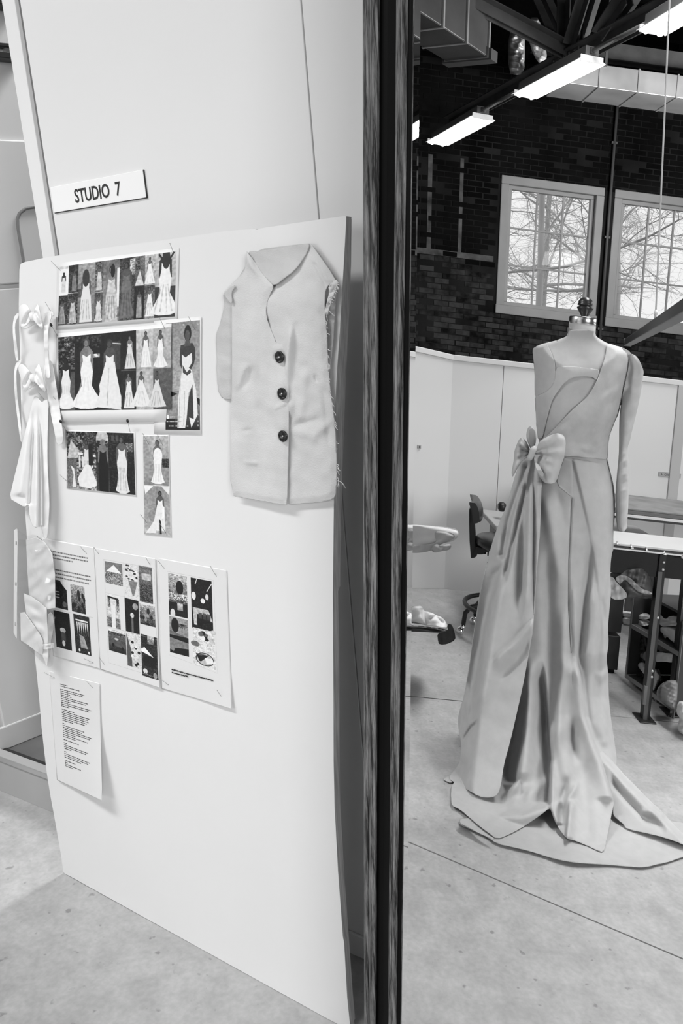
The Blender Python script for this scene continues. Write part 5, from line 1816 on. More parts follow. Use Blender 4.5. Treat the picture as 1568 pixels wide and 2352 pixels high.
# sash tail hanging from the bow, in front of the skirt on the left
tail = [(1212, 1048), (1222, 1046), (1232, 1052), (1240, 1075), (1244, 1112), (1242.5, 1132), (1241, 1180), (1238, 1247), (1233, 1300), (1229.6, 1347), (1228, 1375), (1226.7, 1400), (1224, 1443), (1218, 1480), (1211, 1520), (1201, 1572), (1194, 1605), (1186.6, 1638), (1172, 1701), (1156, 1759), (1152, 1790), (1149, 1807), (1144, 1822), (1135, 1830.5), (1118, 1832), (1100.5, 1830), (1071.8, 1813), (1050, 1801), (1028.7, 1788), (1037, 1776), (1045, 1768), (1054, 1753), (1058, 1730), (1059, 1704), (1053, 1680), (1051.7, 1660), (1052, 1644), (1058, 1622), (1064.6, 1601), (1070, 1570), (1076, 1538), (1086, 1466), (1094, 1410), (1100.5, 1367.6), (1107, 1335), (1115, 1304), (1126, 1261), (1143.5, 1207), (1163.6, 1161), (1178, 1110), (1186.6, 1080), (1198, 1056)]


def d_tail(X, Y):
    b = curve(Y, [1040, 1100, 1300, 1500, 1650, 1750, 1835], [0.135, 0.150, 0.185, 0.230, 0.285, 0.355, 0.45])
    edge = np.interp(Y, [1050, 1300, 1600, 1800], [1195, 1116, 1065, 1040])
    d = b - 0.10 * (1 - sstep(X - edge, 0, 50)) + wrinkle(X, Y, 0.0012, 90, 51)
    d += fold(X, Y, [(1212, 1055), (1201, 1098), (1181, 1155), (1169, 1195), (1153.6, 1284)], -0.026, 12, 5, 20, 10)
    d += fold(X, Y, [(1208, 1060), (1190, 1110), (1170, 1165), (1150, 1230), (1138, 1290)], 0.018, 12, 12, 20, 30)
    d += fold(X, Y, [(1216, 1056), (1206.7, 1121), (1186.6, 1204), (1178, 1247), (1155, 1345)], -0.026, 10, 5, 20, 40)
    d += fold(X, Y, [(1212, 1070), (1196, 1140), (1180, 1200), (1168, 1250)], 0.016, 7, 7, 20, 40)
    d += fold(X, Y, [(1218, 1060), (1213, 1109), (1204, 1190), (1198, 1304), (1195, 1420)], -0.024, 13, 8, 20, 80)
    d += fold(X, Y, [(1220, 1060), (1216, 1140), (1213, 1240), (1210, 1350), (1200, 1450)], 0.020, 9, 9, 20, 80)
    d += fold(X, Y, [(1224, 1062), (1225, 1109), (1227, 1190), (1226.7, 1304), (1224, 1431)], -0.012, 6, 3, 20, 60)
    d += fold(X, Y, [(1234, 1070), (1236, 1150), (1234, 1260), (1228, 1360)], 0.010, 7, 7, 20, 60)
    # dark crease parting the left band
    d += fold(X, Y, [(1153, 1290), (1137.8, 1330), (1120.5, 1391), (1100.5, 1500), (1088, 1590)], -0.030, 16, 4, 30, 30)
    d += fold(X, Y, [(1150, 1330), (1132, 1400), (1116, 1480), (1108, 1560), (1090, 1650)], 0.014, 6, 22, 40, 60)
    d += cross_fold(X, Y, [(1128, 1528), (1150, 1505), (1183.7, 1478), (1205, 1452), (1224, 1432)], 0.020, 9, 24, 20, 4)
    d += cross_fold(X, Y, [(1140, 1560), (1190, 1510), (1216, 1470)], -0.008, 16, 20, 20, 10)
    d += fold(X, Y, [(1072, 1600), (1075, 1660), (1062, 1700), (1062, 1760)], 0.016, 8, 16, 30, 30)
    d += cross_fold(X, Y, [(1062, 1700), (1080, 1672), (1100, 1655)], -0.012, 6, 10, 6, 10)
    d += fold(X, Y, [(1082, 1560), (1084, 1620), (1078, 1660)], -0.009, 5, 6, 20, 20)
    return np.maximum(d, floor_depth(X, Y) + 0.012)


drape('sash_tail', tail, on_gown, d_tail, m_muslin, gown, step=2.5)

# train -------------------------------------------------------------
low = [(1054, 1882), (1058, 1881), (1075, 1880), (1100, 1870), (1200, 1860), (1300, 1830), (1440, 1850), (1500, 1880), (1640, 1900), (1700, 1925), (1690, 1945), (1640, 1955), (1568, 1968), (1553, 1973), (1536, 1979), (1520, 1983), (1507, 1985), (1490, 1990), (1474, 1992), (1450, 1991), (1398, 1986), (1360, 1984), (1326, 1982), (1300, 1978), (1275, 1973), (1245, 1964), (1217, 1955), (1180, 1946), (1141, 1938), (1118, 1922), (1100, 1914), (1075, 1902), (1056, 1895)]


def d_low(X, Y):
    f = floor_depth(X, Y)
    h = 0.006 + 0.012 * np.exp(-((Y - (1965 - (X - 1308) * 0.0)) / 24.0) ** 2) * np.exp(-((X - 1308) / 46.0) ** 2)
    h = h + 0.008 * sstep(Y - (1938 + (X - 1141) * 0.16), -30, 10) * (0.5 + 0.5 * np.sin(X / 26.0)) * 0.7
    return f + h * 1.2


drape('train_hem', low, on_gown, d_low, m_muslin, gown, step=3)
rtr = [(1366, 1707), (1378, 1717), (1400, 1741), (1435, 1781), (1460, 1806), (1485, 1832), (1505, 1850), (1525, 1870), (1568, 1915), (1610, 1950), (1615, 1962), (1568, 1939), (1520, 1922), (1480, 1913), (1438, 1904), (1431, 1893), (1420, 1884), (1406, 1872), (1409, 1840), (1395, 1795), (1381.7, 1753)]


def d_rtr(X, Y):
    b = curve(Y, [1700, 1760, 1830, 1880, 1940], [0.20, 0.24, 0.30, 0.36, 0.44])
    top = np.interp(X, [1366, 1400, 1435, 1485, 1525, 1568, 1615], [1707, 1741, 1781, 1832, 1870, 1915, 1960])
    d = b - 0.06 * (1 - sstep(Y - top, 0, 26)) + wrinkle(X, Y, 0.001, 60, 91)
    d += cross_fold(X, Y, [(1400, 1790), (1440, 1838), (1475, 1875), (1530, 1905)], -0.02, 14, 10, 10, 20)
    d += cross_fold(X, Y, [(1470, 1866), (1495, 1862), (1525, 1875)], 0.012, 6, 8, 8, 8)
    return np.maximum(d, floor_depth(X, Y) + 0.02)


drape('train_flap', rtr, on_gown, d_rtr, m_muslin, gown, step=2.5)
drape('hem_corner', [(1054, 1882), (1075, 1879), (1085, 1890), (1110, 1912), (1141, 1930), (1128, 1926), (1100, 1914), (1080, 1903), (1057, 1892)], on_gown, lambda X, Y: floor_depth(X, Y) + 0.045, m_muslin, gown, step=2)
drape('hem_tip', [(1017, 1789), (1028, 1784), (1036, 1779), (1040, 1792), (1036, 1799), (1022, 1793)], on_gown, lambda X, Y: np.maximum(floor_depth(X, Y) + 0.006, 0.2), m_muslin_b, gown, step=2)

# bow ---------------------------------------------------------------
L = [(1219, 1040), (1212, 1050), (1200, 1058), (1190, 1072), (1182, 1088), (1176, 1097), (1174, 1084), (1177, 1070), (1180, 1055), (1180, 1040), (1184, 1026), (1190, 1012), (1196, 1004), (1206, 1010), (1214, 1024)]
Lt = [(1222, 1038), (1214, 1022), (1209, 1008), (1208, 995), (1213, 980), (1220, 978.5), (1228, 984), (1231, 994), (1231, 1010), (1229, 1022), (1226, 1034)]
Rr = [(1224, 1042), (1232, 1030), (1236, 1018), (1246, 1008), (1260, 1001), (1276, 995), (1288, 996), (1296, 1002), (1299, 1014), (1298, 1030), (1297, 1045), (1290, 1065), (1284, 1085), (1278, 1105), (1270, 1111), (1255, 1111), (1244, 1104), (1236, 1092), (1229, 1072), (1226, 1054)]
bx, by = 1221, 1040


def puff(poly, D, lift, seed):
    pf = xform(poly, D, 2.2)
    c0 = np.array(poly, float).mean(0)

    def f(X, Y):
        rad = np.hypot(X - bx, Y - by)
        ang = np.arctan2(Y - by, X - bx)
        g = 0.010 * np.exp(-rad / 26.0) * np.sin(ang * 9 + seed) + 0.004 * np.exp(-rad / 60.0) * np.sin(ang * 14 + seed)
        return lift + pf(X, Y) * sstep(rad, 0, 40) + g + wrinkle(X, Y, 0.0016, 34, seed)
    return f


drape('bow_loop', Lt, on_gown, puff(Lt, 0.030, 0.13, 3), m_muslin_b, gown, step=2, back=lambda X, Y: 0.12 + 0 * X)
drape('bow_loop_inside', [(1213, 990), (1220, 982), (1228, 988), (1229, 1004), (1225, 1028), (1221, 1034), (1216, 1014)], on_gown, lambda X, Y: 0.168 - 0.012 * sstep(Y, 985, 1030), mat('muslin_fold', 0.30, 0.9), gown, step=2)  # darker muslin copy; shade inside the loop is put into the colour
drape('bow_loop', L, on_gown, puff(L, 0.045, 0.13, 5), m_muslin, gown, step=2, back=lambda X, Y: 0.11 + 0 * X)
drape('bow_loop', Rr, on_gown, puff(Rr, 0.075, 0.15, 8), m_muslin, gown, step=2, back=lambda X, Y: 0.13 + 0 * X)
drape('bow_inner_fold', [(1228, 1062), (1236, 1066), (1244, 1080), (1249, 1090), (1246, 1096), (1238, 1090), (1231, 1078)], on_gown, lambda X, Y: 0.232 - 0.02 * np.abs(Y - 1080) / 20, m_muslin_b, gown, step=1.5)
kc = on_gown(np.array(1221.0), np.array(1041.0), 0.20)
gu_ = np.array([GW[1], -GW[0], 0.0])
MB().lathe([(0.001, -0.026), (0.008, -0.022), (0.0105, -0.012), (0.0095, -0.002), (0.0115, 0.010), (0.008, 0.021), (0.001, 0.025)], kc, 14, ax=(GW * 1.3, gu_, Z_ + 0.3 * gu_)).build('bow_knot', m_muslin, gown)

# ------------------------------------------------------------------ overhead: tube lamps, conduit, truss, ducts, hanging rail
HF = 3.5
m_housing = mat('lamp_housing', 0.16, 0.5)
m_reflector = mat('lamp_reflector', 0.85, 0.5, emit=1.0, estr=0.35)  # faint glow added to stand for tube light on reflector and caps
m_tube = mat('lamp_tube', 0.9, 0.4, emit=1.0, estr=12.0)
FX = [((988, 328), (1016, 342), (1094, 268), (1122, 286), 'nearest the corner, leftmost of the row'), ((1189, 218), (1216, 237), (1344, 134), (1372, 162), 'middle one of the row'),
      ((1477, 70), (1509, 96), (1647, -30), (1675, 0), 'cut off by the top right corner')]
ends = []
ax0 = sz(1358, 148, HF) - sz(1002, 335, HF)
ax0 /= np.linalg.norm(ax0)
side0 = np.cross(Z_, ax0)
for a, b, c, d, where in FX:
    A = (sz(*a, HF) + sz(*b, HF)) / 2
    B = (sz(*c, HF) + sz(*d, HF)) / 2
    w = np.linalg.norm(sz(*a, HF) - sz(*b, HF)) * 0.92
    lamp = empty('tube_lamp', (A + B) / 2, 'hanging twin fluorescent tube lamp, ' + where, 'lamp', 'hanging tube lamps')
    ax = (B - A) / np.linalg.norm(B - A)
    sd = np.cross(Z_, ax)
    L = np.linalg.norm(B - A)
    c0 = (A + B) / 2
    MB().obox(c0 + Z_ * 0.085, (ax, sd, Z_), (L / 2, w * 0.24, 0.035)).build('housing', m_housing, lamp, bevel=0.004)
    r = MB()
    for s in (-1, 1):
        p = [c0 + Z_ * 0.052 + sd * s * 0.04, c0 + Z_ * 0.018 + sd * s * w / 2]
        r.add([p[0] - ax * L / 2, p[0] + ax * L / 2, p[1] + ax * L / 2, p[1] - ax * L / 2], [(0, 1, 2, 3)])
    r.build('reflector', m_reflector, lamp, solid=0.004)
    for s in (-1, 1):
        q = c0 + Z_ * 0.02 + sd * s * w * 0.24
        MB().tube([q - ax * (L / 2 - 0.02), q + ax * (L / 2 - 0.02)], 0.021, 12).build('tube', m_tube, lamp)
    for e in (-1, 1):
        MB().obox(c0 + ax * e * (L / 2 - 0.004) + Z_ * 0.035, (ax, sd, Z_), (0.006, w * 0.40, 0.022)).build('end_cap', m_reflector, lamp)
        q = c0 + ax * e * (L / 2 - 0.12) + Z_ * 0.12
        MB().box(q - 0.02, q + 0.02).build('hanger_clip', m_dgrey, lamp)
    ends.append((A + Z_ * 0.09, B + Z_ * 0.09))
for k in range(2):
    a, b = ends[k][1], ends[k + 1][0]
    o = empty('conduit', a, ('thin steel conduit joining the left and middle tube lamps', 'thin steel conduit joining the middle and right tube lamps')[k], 'conduit')
    MB().tube([a, b], 0.016, 8).build('pipe', mat('conduit_steel', 0.3, 0.4, metal=0.5), o)
    for e in (a, b):
        MB().lathe([(0.022, -0.02), (0.022, 0.02)], e, 10).build('coupling', m_dgrey, o)

HT = 4.4
m_steelb = mat('painted_steel', 0.10, 0.5, var=0.03, scale=4)
N0 = sz(1302, 122, HT)
T0, T1 = sz(1080, 250, HT), sz(1552, -6, HT)
T1 = N0 + (T1 - N0) * 1.5
T0 = N0 + (T0 - N0) * 1.25
chord = (T1 - T0) / np.linalg.norm(T1 - T0)
cn = np.cross(chord, Z_)
truss = empty('roof_truss', N0, 'dark riveted steel roof truss above the tube lamps', 'truss')


def angle_pair(name, p, q, w=0.10, gp_=0.05):
    d = (q - p) / np.linalg.norm(q - p)
    sd = np.cross(d, Z_)
    sd = cn if np.linalg.norm(sd) < 0.2 else sd / np.linalg.norm(sd)
    up = np.cross(sd, d)
    for s in (-1, 1):
        mb = MB()
        c = (p + q) / 2 + sd * s * gp_ * 1.1
        L = np.linalg.norm(q - p) / 2
        mb.obox(c + sd * s * 0.03, (d, sd, up), (L, 0.045, 0.006))
        mb.obox(c - sd * s * 0.012 - up * w / 2, (d, sd, up), (L, 0.006, w / 2))
        mb.build(name, m_steelb, truss)


angle_pair('chord', T0, T1)
angle_pair('brace', sz(1070, -14, HT + 0.25), N0 + Z_ * 0.05)
for a, b in (((1303, 112), (1306, -8)), ((1292, 100), (1243, -8)), ((1318, 104), (1352, -8)), ((1385, 78), (1442, -8))):
    angle_pair('web_bar', seen(*a, N0, cn), seen(*b, N0, cn), 0.09, 0.04)
g = MB()
for s in (-0.02, 0.02):
    g.obox(N0 + Z_ * 0.06 + cn * s, (chord, cn, Z_), (0.26, 0.006, 0.17))
g.build('gusset', m_steelb, truss)
rv = MB()
for i in range(-2, 3):
    for j in (-1, 1):
        rv.lathe([(0.012, 0), (0.009, 0.012), (0.001, 0.015)], N0 + Z_ * (0.06 + j * 0.09) - cn * 0.026 + chord * i * 0.1, 6, ax=(chord, Z_, -cn))
rv.build('rivets', m_steelb, truss)

m_duct = mat('duct_metal', 0.72, 0.42, metal=0.6, var=0.12, scale=1.6, rvar=0.08)
m_duct_shaded = mat('duct_metal_dull', 0.16, 0.5, metal=0.6, var=0.04, scale=2)  # darker copy of the duct metal; shade of far sections and underside in colour
# duct along the brick wall
XB = -10.6
e0, e1 = sx(1314, 192, XB), sx(1568, 226, XB)
zb_ = (e0[2] + e1[2]) / 2
zt_ = sx(1400, 151, XB)[2]
fb = sz(1400, 241, zb_)
yl = sz(1252, 222, zb_)[1]
duct = empty('air_duct', (XB, yl, zb_), 'long sheet-metal air duct running along the brick wall, its bright underside showing', 'duct')
n = 9
for k in range(n):
    ya_, yb_ = yl - k * 0.46, yl - (k + 1) * 0.46
    MB().box((fb[0], yb_ + 0.006, zb_), (XB, ya_ - 0.006, zt_)).build('section', m_duct, duct, bevel=0.006)
    MB().box((fb[0] - 0.008, yb_ - 0.009, zb_ - 0.010), (XB + 0.010, yb_ + 0.009, zt_ + 0.01)).build('seam_rib', m_duct, duct)
for k in (1, 5):
    MB().box((XB + 0.0, yl - k * 0.5 - 0.03, zt_ - 0.02), (XB + 0.03, yl - k * 0.5, zt_ + 1.2)).build('hanger_strap', m_dgrey, duct)
beam = MB().box((XB - 0.5, yl - 6, zt_ + 0.18), (XB - 0.3, yl + 0.25, zt_ + 0.36)).build('steel_beam', m_steelb)
tag(beam, 'dark steel beam above the long duct on the brick wall', 'beam')
# diagonal duct on the left
ZD = 4.2
a0, a1 = sz(962, 25, ZD), sz(1120, 130, ZD)
b0, b1 = sz(962, 98, ZD), sz(1046, 152, ZD)
dd = (a1 - a0) / np.linalg.norm(a1 - a0)
dn = np.cross(Z_, dd)
wd = abs((b1 - a1) @ dn)
sgn = np.sign((b1 - a1) @ dn)
d2 = empty('air_duct', a1, 'big square duct coming down diagonally in the upper left corner of the mirror', 'duct')
for k in range(7):
    q = a1 - dd * (0.40 * k + 0.2) + dn * sgn * wd / 2 + Z_ * 0.42
    MB().obox(q, (dd, dn, Z_), (0.195, wd / 2, 0.42)).build('section', m_duct if k > 2 else m_duct_shaded, d2, bevel=0.008)
    MB().obox(q + dd * 0.2, (dd, dn, Z_), (0.012, wd / 2 + 0.014, 0.435)).build('seam_rib', m_duct, d2)
MB().obox(a1 - dd * 1.4 + dn * sgn * wd / 2 - Z_ * 0.004, (dd, dn, Z_), (1.4, wd / 2 - 0.004, 0.004)).build('bottom_plate', m_duct_shaded, d2)
MB().obox(a1 + dd * 0.05 + dn * sgn * wd / 2 + Z_ * 0.02, (dd, dn, Z_), (0.06, wd / 2 + 0.04, 0.05)).build('flange', m_dgrey, d2)
d3 = empty('duct_drop', sx(1185, 130, -9.6), 'shiny crumpled duct elbow hanging beside the truss', 'duct')
ra, rb = sz(1441, 787, 1.55), sz(1568, 713, 1.55)
rb = ra + (rb - ra) * 1.12
hookp = ra + (rb - ra) * float(((sz(1489, 750, 1.55) - ra) @ (rb - ra)) / ((rb - ra) @ (rb - ra)))
rail = empty('hanging_rail', hookp, 'dark square steel rail hung from a cord, cutting in from the right of the mirror', 'rail')
MB().bar(ra, rb, 0.034, 0.034).build('square_tube', mat('rail_steel', 0.09, 0.4, metal=0.3), rail, bevel=0.003)
MB().bar(ra + (ra - rb) * 0.0005, ra + (rb - ra) * 0.006, 0.037, 0.037).build('end_cap', mat('rail_cap', 0.25, 0.5), rail)
hb = MB().tube([hookp + Z_ * 0.017, hookp + Z_ * 0.03, hookp + Z_ * 0.036 + GW * 0.006, hookp + Z_ * 0.045], 0.004, 6)
hb.build('hook', m_alum, rail)
ct = sx(1537, 2, hookp[0])
cdir = (ct - hookp - Z_ * 0.04)
cord = empty('cord', hookp, 'thin pale cord hanging from the roof down to the steel rail', 'cord')
MB().tube([hookp + Z_ * 0.04, hookp + Z_ * 0.04 + cdir, hookp + Z_ * 0.04 + cdir * (4.9 / cdir[2])], 0.0028, 6).build('strand', mat('cord_pale', 0.6, 0.7), cord)
MB().lathe([(0.004, 0.0), (0.007, 0.008), (0.004, 0.02)], hookp + Z_ * 0.036, 8).build('knot', mat('cord_pale', 0.6, 0.7), cord)

# ------------------------------------------------------------------ furniture in the mirror
m_vinyl = mat('black_vinyl', 0.02, 0.35)
m_chrome = mat('chrome', 0.8, 0.12, metal=1.0)
CX = -3.75
cs = empty('work_chair', (CX, 0.12, 0), 'black swivel work chair with a small curved backrest beside the gown', 'chair')
CP = np.array([CX, 0.38, 0.0])


def on_sheet(p, n=(0.94, 0.34, 0.0)):
    n = np.array(n, float)
    n /= np.linalg.norm(n)
    p = np.asarray(p, float)

    def f(px, py, d=0.0):
        o, r = mirrored(px, py)
        t = ((p @ n + np.asarray(d)) - o @ n) / (r @ n)
        return o + r * t[..., None]
    return f


CW = (EYE_V - CP) * np.array([1, 1, 0])
CW /= np.linalg.norm(CW)
pch = on_sheet(CP, CW)
LT = np.array([CW[1], -CW[0], 0.0])          # the way the chair faces
post = [pch(float(a), float(b)) for a, b in ((1077, 1170), (1079, 1164.5), (1084, 1163), (1088, 1166), (1089, 1180), (1092, 1224), (1093, 1250), (1096, 1262), (1097, 1268), (1094, 1276), (1088, 1279), (1081, 1280), (1078, 1240), (1077, 1200))]
n = len(post)
MB().add([p - CW * 0.03 for p in post] + [p + CW * 0.03 for p in post], [tuple(range(n)), tuple(range(n, 2 * n))[::-1]] + [(i, i + n, (i + 1) % n + n, (i + 1) % n) for i in range(n)]).build('back_post', m_vinyl, cs, bevel=0.005)
bkp = MB()
rows = []
for s_ in np.linspace(-1, 1, 11):
    rows.append([pch(float(a), float(b)) + CW * s_ * 0.13 + LT * 0.035 * (1 - math.sqrt(max(1 - s_ * s_ * 0.8, 0))) * -1 for a, b in ((1087, 1145), (1092, 1146), (1100, 1147), (1105, 1155), (1109, 1168), (1110, 1184), (1107, 1191), (1102, 1193), (1096, 1192), (1094, 1180), (1092, 1165), (1087, 1150), (1087, 1145))])
bkp.grid(np.array(rows))
for q in (rows[0], rows[-1]):
    bkp.add(q[:-1], [tuple(range(len(q) - 1))], 0, True)
bkp.build('backrest', m_vinyl, cs)
MB().tube([pch(1084.0, 1168.0), pch(1094.0, 1169.0)], 0.008, 8).build('pivot_bolt', m_chrome, cs)
zs1, zs0 = float(pch(1100.0, 1229.0)[2]), float(pch(1100.0, 1250.0)[2])
sl = pch(1091.5, 1240.0)
sw = 0.19
cc = sl + LT * sw
cc[2] = 0
MB().lathe([(0.001, zs0), (sw * 0.95, zs0), (sw, zs0 + 0.010), (sw, zs1 - 0.010), (sw * 0.95, zs1 - 0.001), (sw * 0.6, zs1 + 0.006), (0.001, zs1 + 0.010)], cc, 28).build('seat', m_vinyl, cs)
plt = [pch(float(a), float(b)) for a, b in ((1093, 1249), (1126, 1252), (1126, 1258), (1112, 1262), (1108, 1266), (1098, 1266), (1094, 1262))]
n = len(plt)
MB().add([p - CW * 0.08 for p in plt] + [p + CW * 0.08 for p in plt], [tuple(range(n)), tuple(range(n, 2 * n))[::-1]] + [(i, i + n, (i + 1) % n + n, (i + 1) % n) for i in range(n)]).build('seat_plate', m_black, cs, bevel=0.003)
kq = pch(1107.0, 1268.0)
MB().lathe([(0.020, -0.006), (0.022, 0.002), (0.012, 0.008), (0.004, 0.012)], kq, 12).build('adjust_knob', m_black, cs)
MB().tube([kq + LT * 0.03 - Z_ * 0.015, kq + LT * 0.03 + Z_ * 0.01], 0.004, 6).build('adjust_screw', m_black, cs)
MB().tube([cc + Z_ * 0.1, cc + Z_ * zs0], 0.022, 12).build('column', m_black, cs)
rl_ = pch(1066.5, 1381.0)
zr = float(rl_[2])
rr_ = float((cc - rl_) @ LT)
MB().tube([cc + np.array([rr_ * math.cos(a), rr_ * math.sin(a), zr]) for a in np.linspace(0, 2 * math.pi, 33)], 0.012, 8, caps=False).build('foot_ring', m_black, cs)
a0_ = math.atan2(-LT[1], -LT[0])
for a in (a0_ - 0.15, a0_ + 0.75, a0_ + math.pi - 0.5, a0_ + math.pi + 0.6):
    e = np.array([math.cos(a), math.sin(a), 0])
    lg = MB().tube([cc + e * 0.03 + Z_ * (zr + 0.03), cc + e * rr_ * 0.6 + Z_ * (zr + 0.004), cc + e * rr_ * 0.85 + Z_ * (zr - 0.015), cc + e * rr_ * 0.98 + Z_ * (zr - 0.05), cc + e * rr_ * 1.02 + Z_ * 0.05], 0.012, 8).build('leg', m_black, cs)
    MB().lathe([(0.001, -0.022), (0.015, -0.017), (0.022, 0), (0.015, 0.017), (0.001, 0.022)], cc + e * (rr_ * 1.02 + 0.012) + Z_ * 0.023, 12).build('caster', m_chrome, lg)
    MB().lathe([(0.010, 0.03), (0.016, 0.045), (0.012, 0.056)], cc + e * rr_ * 1.02, 10).build('caster_socket', m_chrome, lg)

# sewing table behind the gown
SX = -4.05
t0, t1 = sx(1121, 1189, SX), sx(1133, 1200, SX)
stb = empty('sewing_table', (SX, t0[1] - 0.5, 0), 'small sewing table mostly hidden behind the gown', 'table')
MB().box((SX - 0.25, t0[1] - 0.9, t0[2] - 0.028), (SX + 0.2, t0[1], t0[2])).build('table_top', m_grey, stb, bevel=0.006)
for y in (t1[1] - 0.02, t0[1] - 0.85):
    MB().box((SX - 0.2, y - 0.05, t0[2] - 0.14), (SX + 0.15, y, t0[2] - 0.03)).build('apron', m_grey if 0 else mat('table_apron', 0.2, 0.6), stb)
    for x in (-0.18, 0.12):
        MB().box((SX + x - 0.015, y - 0.045, 0), (SX + x + 0.015, y - 0.005, t0[2] - 0.1)).build('leg', m_black, stb)
hw = sx(1152, 1164, SX)
sm_ = empty('sewing_machine', (SX, hw[1] - 0.2, t0[2]), 'black sewing machine on the small table, only its handwheel showing', 'sewing machine')
mm = MB()
mm.box((SX - 0.08, hw[1] - 0.50, t0[2]), (SX + 0.06, hw[1] - 0.05, t0[2] + 0.03))
mm.box((SX - 0.05, hw[1] - 0.14, t0[2] + 0.03), (SX + 0.03, hw[1] - 0.04, hw[2] + 0.02))
mm.box((SX - 0.05, hw[1] - 0.46, hw[2] - 0.03), (SX + 0.03, hw[1] - 0.14, hw[2] + 0.03))
mm.box((SX - 0.04, hw[1] - 0.46, t0[2] + 0.06), (SX + 0.02, hw[1] - 0.40, hw[2] - 0.02))
mm.build('body', m_black, sm_, bevel=0.012)
MB().lathe([(0.001, -0.02), (0.02, -0.02), (0.026, -0.008), (0.026, 0.01), (0.015, 0.02), (0.001, 0.02)], (SX, hw[1], hw[2]), 18, ax=(X_, Z_, Y_)).build('handwheel', m_black, sm_)

# cutting table
TX = -2.83
ztab = float(sx(1480, 1254, TX)[2])
ty0 = -0.02
ct_ = empty('cutting_table', (TX - 0.15, -0.6, 0), 'long cutting table with a white top and dark steel legs right of the gown', 'table')
MB().box((TX - 0.27, -1.6, ztab - 0.010), (TX, 0.25, ztab)).build('table_top', mat('table_white', 0.50, 0.4, var=0.03, scale=3), ct_, bevel=0.002)
MB().box((TX - 0.27, -1.6, ztab - 0.018), (TX + 0.004, 0.25, ztab - 0.0102)).build('edge_trim', m_black, ct_)
MB().box((TX - 0.01, -1.6, ztab - 0.024), (TX + 0.008, 0.25, ztab - 0.018)).build('edge_rail', m_alum, ct_)
MB().box((TX - 0.25, -1.58, ztab - 0.125), (TX - 0.02, 0.22, ztab - 0.026)).build('apron', mat('table_apron_dark', 0.006, 0.4, var=0.003, scale=5, spec=0.25), ct_)
for px, py in ((1417, 1250), (1449, 1257), (1484, 1264), (1524, 1272), (1565, 1280)):
    q = sx(px, py, TX + 0.004)
    MB().box((TX - 0.004, q[1] - 0.0065, q[2] - 0.002), (TX + 0.018, q[1] + 0.0065, q[2] + 0.003)).build('clip', m_chrome, ct_, bevel=0.001)
    MB().box((TX - 0.002, q[1] - 0.002, q[2] + 0.003), (TX + 0.008, q[1] + 0.002, q[2] + 0.012)).build('clip_stem', m_alum, ct_)
m_leg = mat('leg_steel', 0.012, 0.4, spec=0.3)
for px, py, full in ((1502, 1450, 1), (1552, 1560, 0)):
    q = sx(px, py, TX - 0.02)
    if not full:
        q = sx(1556, 1560, TX - 0.1)
    x_ = TX - 0.03 if full else TX - 0.13
    lg = MB().box((x_ - 0.02, q[1] - 0.017, 0.0), (x_ + 0.018, q[1] + 0.013, ztab - 0.03)).build('leg', m_leg, ct_, bevel=0.002)
    MB().box((x_ + 0.018, q[1] - 0.004, 0.0), (x_ + 0.021, q[1] + 0.013, ztab - 0.1)).build('leg_face', mat('leg_worn', 0.06, 0.4), lg)
    MB().box((x_ - 0.05, q[1] - 0.035, 0.0), (x_ + 0.05, q[1] + 0.035, 0.006)).build('foot_plate', m_black, lg, bevel=0.002)
    MB().box((x_ + 0.012, q[1] + 0.008, 0.07), (x_ + 0.026, q[1] + 0.022, 0.15)).build('adjuster', m_dgrey, lg, bevel=0.002)
    for zz in (0.19, 0.215, 0.44, ztab - 0.09, ztab - 0.06):
        MB().lathe([(0.006, 0.0), (0.005, 0.004), (0.001, 0.005)], (x_ + 0.018, q[1] - 0.006, zz), 8, ax=(Y_, Z_, X_)).build('bolt', m_alum, lg)
for y in (0.2, -1.5):
    MB().box((TX - 0.24, y - 0.03, 0), (TX - 0.20, y, ztab - 0.03)).build('leg', m_leg, ct_)
# second table against the partition
RX = -3.7
q0_, q1_ = sx(1440, 1167, RX), sx(1440, 1192, RX)
tb2 = empty('pressing_table', (RX, -0.6, 0), 'dark-edged table behind the cutting table, along the far partition', 'table')
hh_ = q0_[2] - q1_[2]
MB().box((RX - 0.5, -1.7, q0_[2] - hh_ * 0.52), (RX, -0.2, q0_[2] - hh_ * 0.20)).build('table_top', m_dgrey, tb2, bevel=0.002)
MB().box((RX - 0.5, -1.7, q0_[2] - hh_ * 0.20), (RX - 0.004, -0.2, q0_[2])).build('top_pad', mat('pad_grey', 0.22, 0.8, var=0.05, scale=9), tb2, bevel=0.004)
MB().box((RX - 0.48, -1.7, q0_[2] - hh_ * 0.80), (RX + 0.006, -0.2, q0_[2] - hh_ * 0.56)).build('edge_rail', m_white, tb2)
MB().box((RX - 0.48, -1.7, q1_[2]), (RX + 0.008, -0.2, q0_[2] - hh_ * 0.80)).build('edge_trim', m_black, tb2)
for y in (-0.26, -1.6):
    for x in (-0.45, -0.05):
        MB().box((RX + x - 0.02, y - 0.02, 0), (RX + x + 0.02, y + 0.02, q1_[2])).build('leg', m_leg, tb2)


def puffy(name, poly, pl, D, m, parent, seed=1, wr=0.006, scale=30, step=2.0, pw=2.2, extra=None, soft=1):
    f = xform(poly, D, pw)

    def dd_(X, Y):
        d = f(X, Y) * np.clip((Y - min(p[1] for p in poly)) / 6.0 + 0.3, 0, 1) + wrinkle(X, Y, wr, scale, seed)
        return d + (extra(X, Y) if extra else 0)
    return drape(name, poly, pl, dd_, m, parent, step=step, soft=soft, back=lambda X, Y: -f(X, Y) - 0.002)


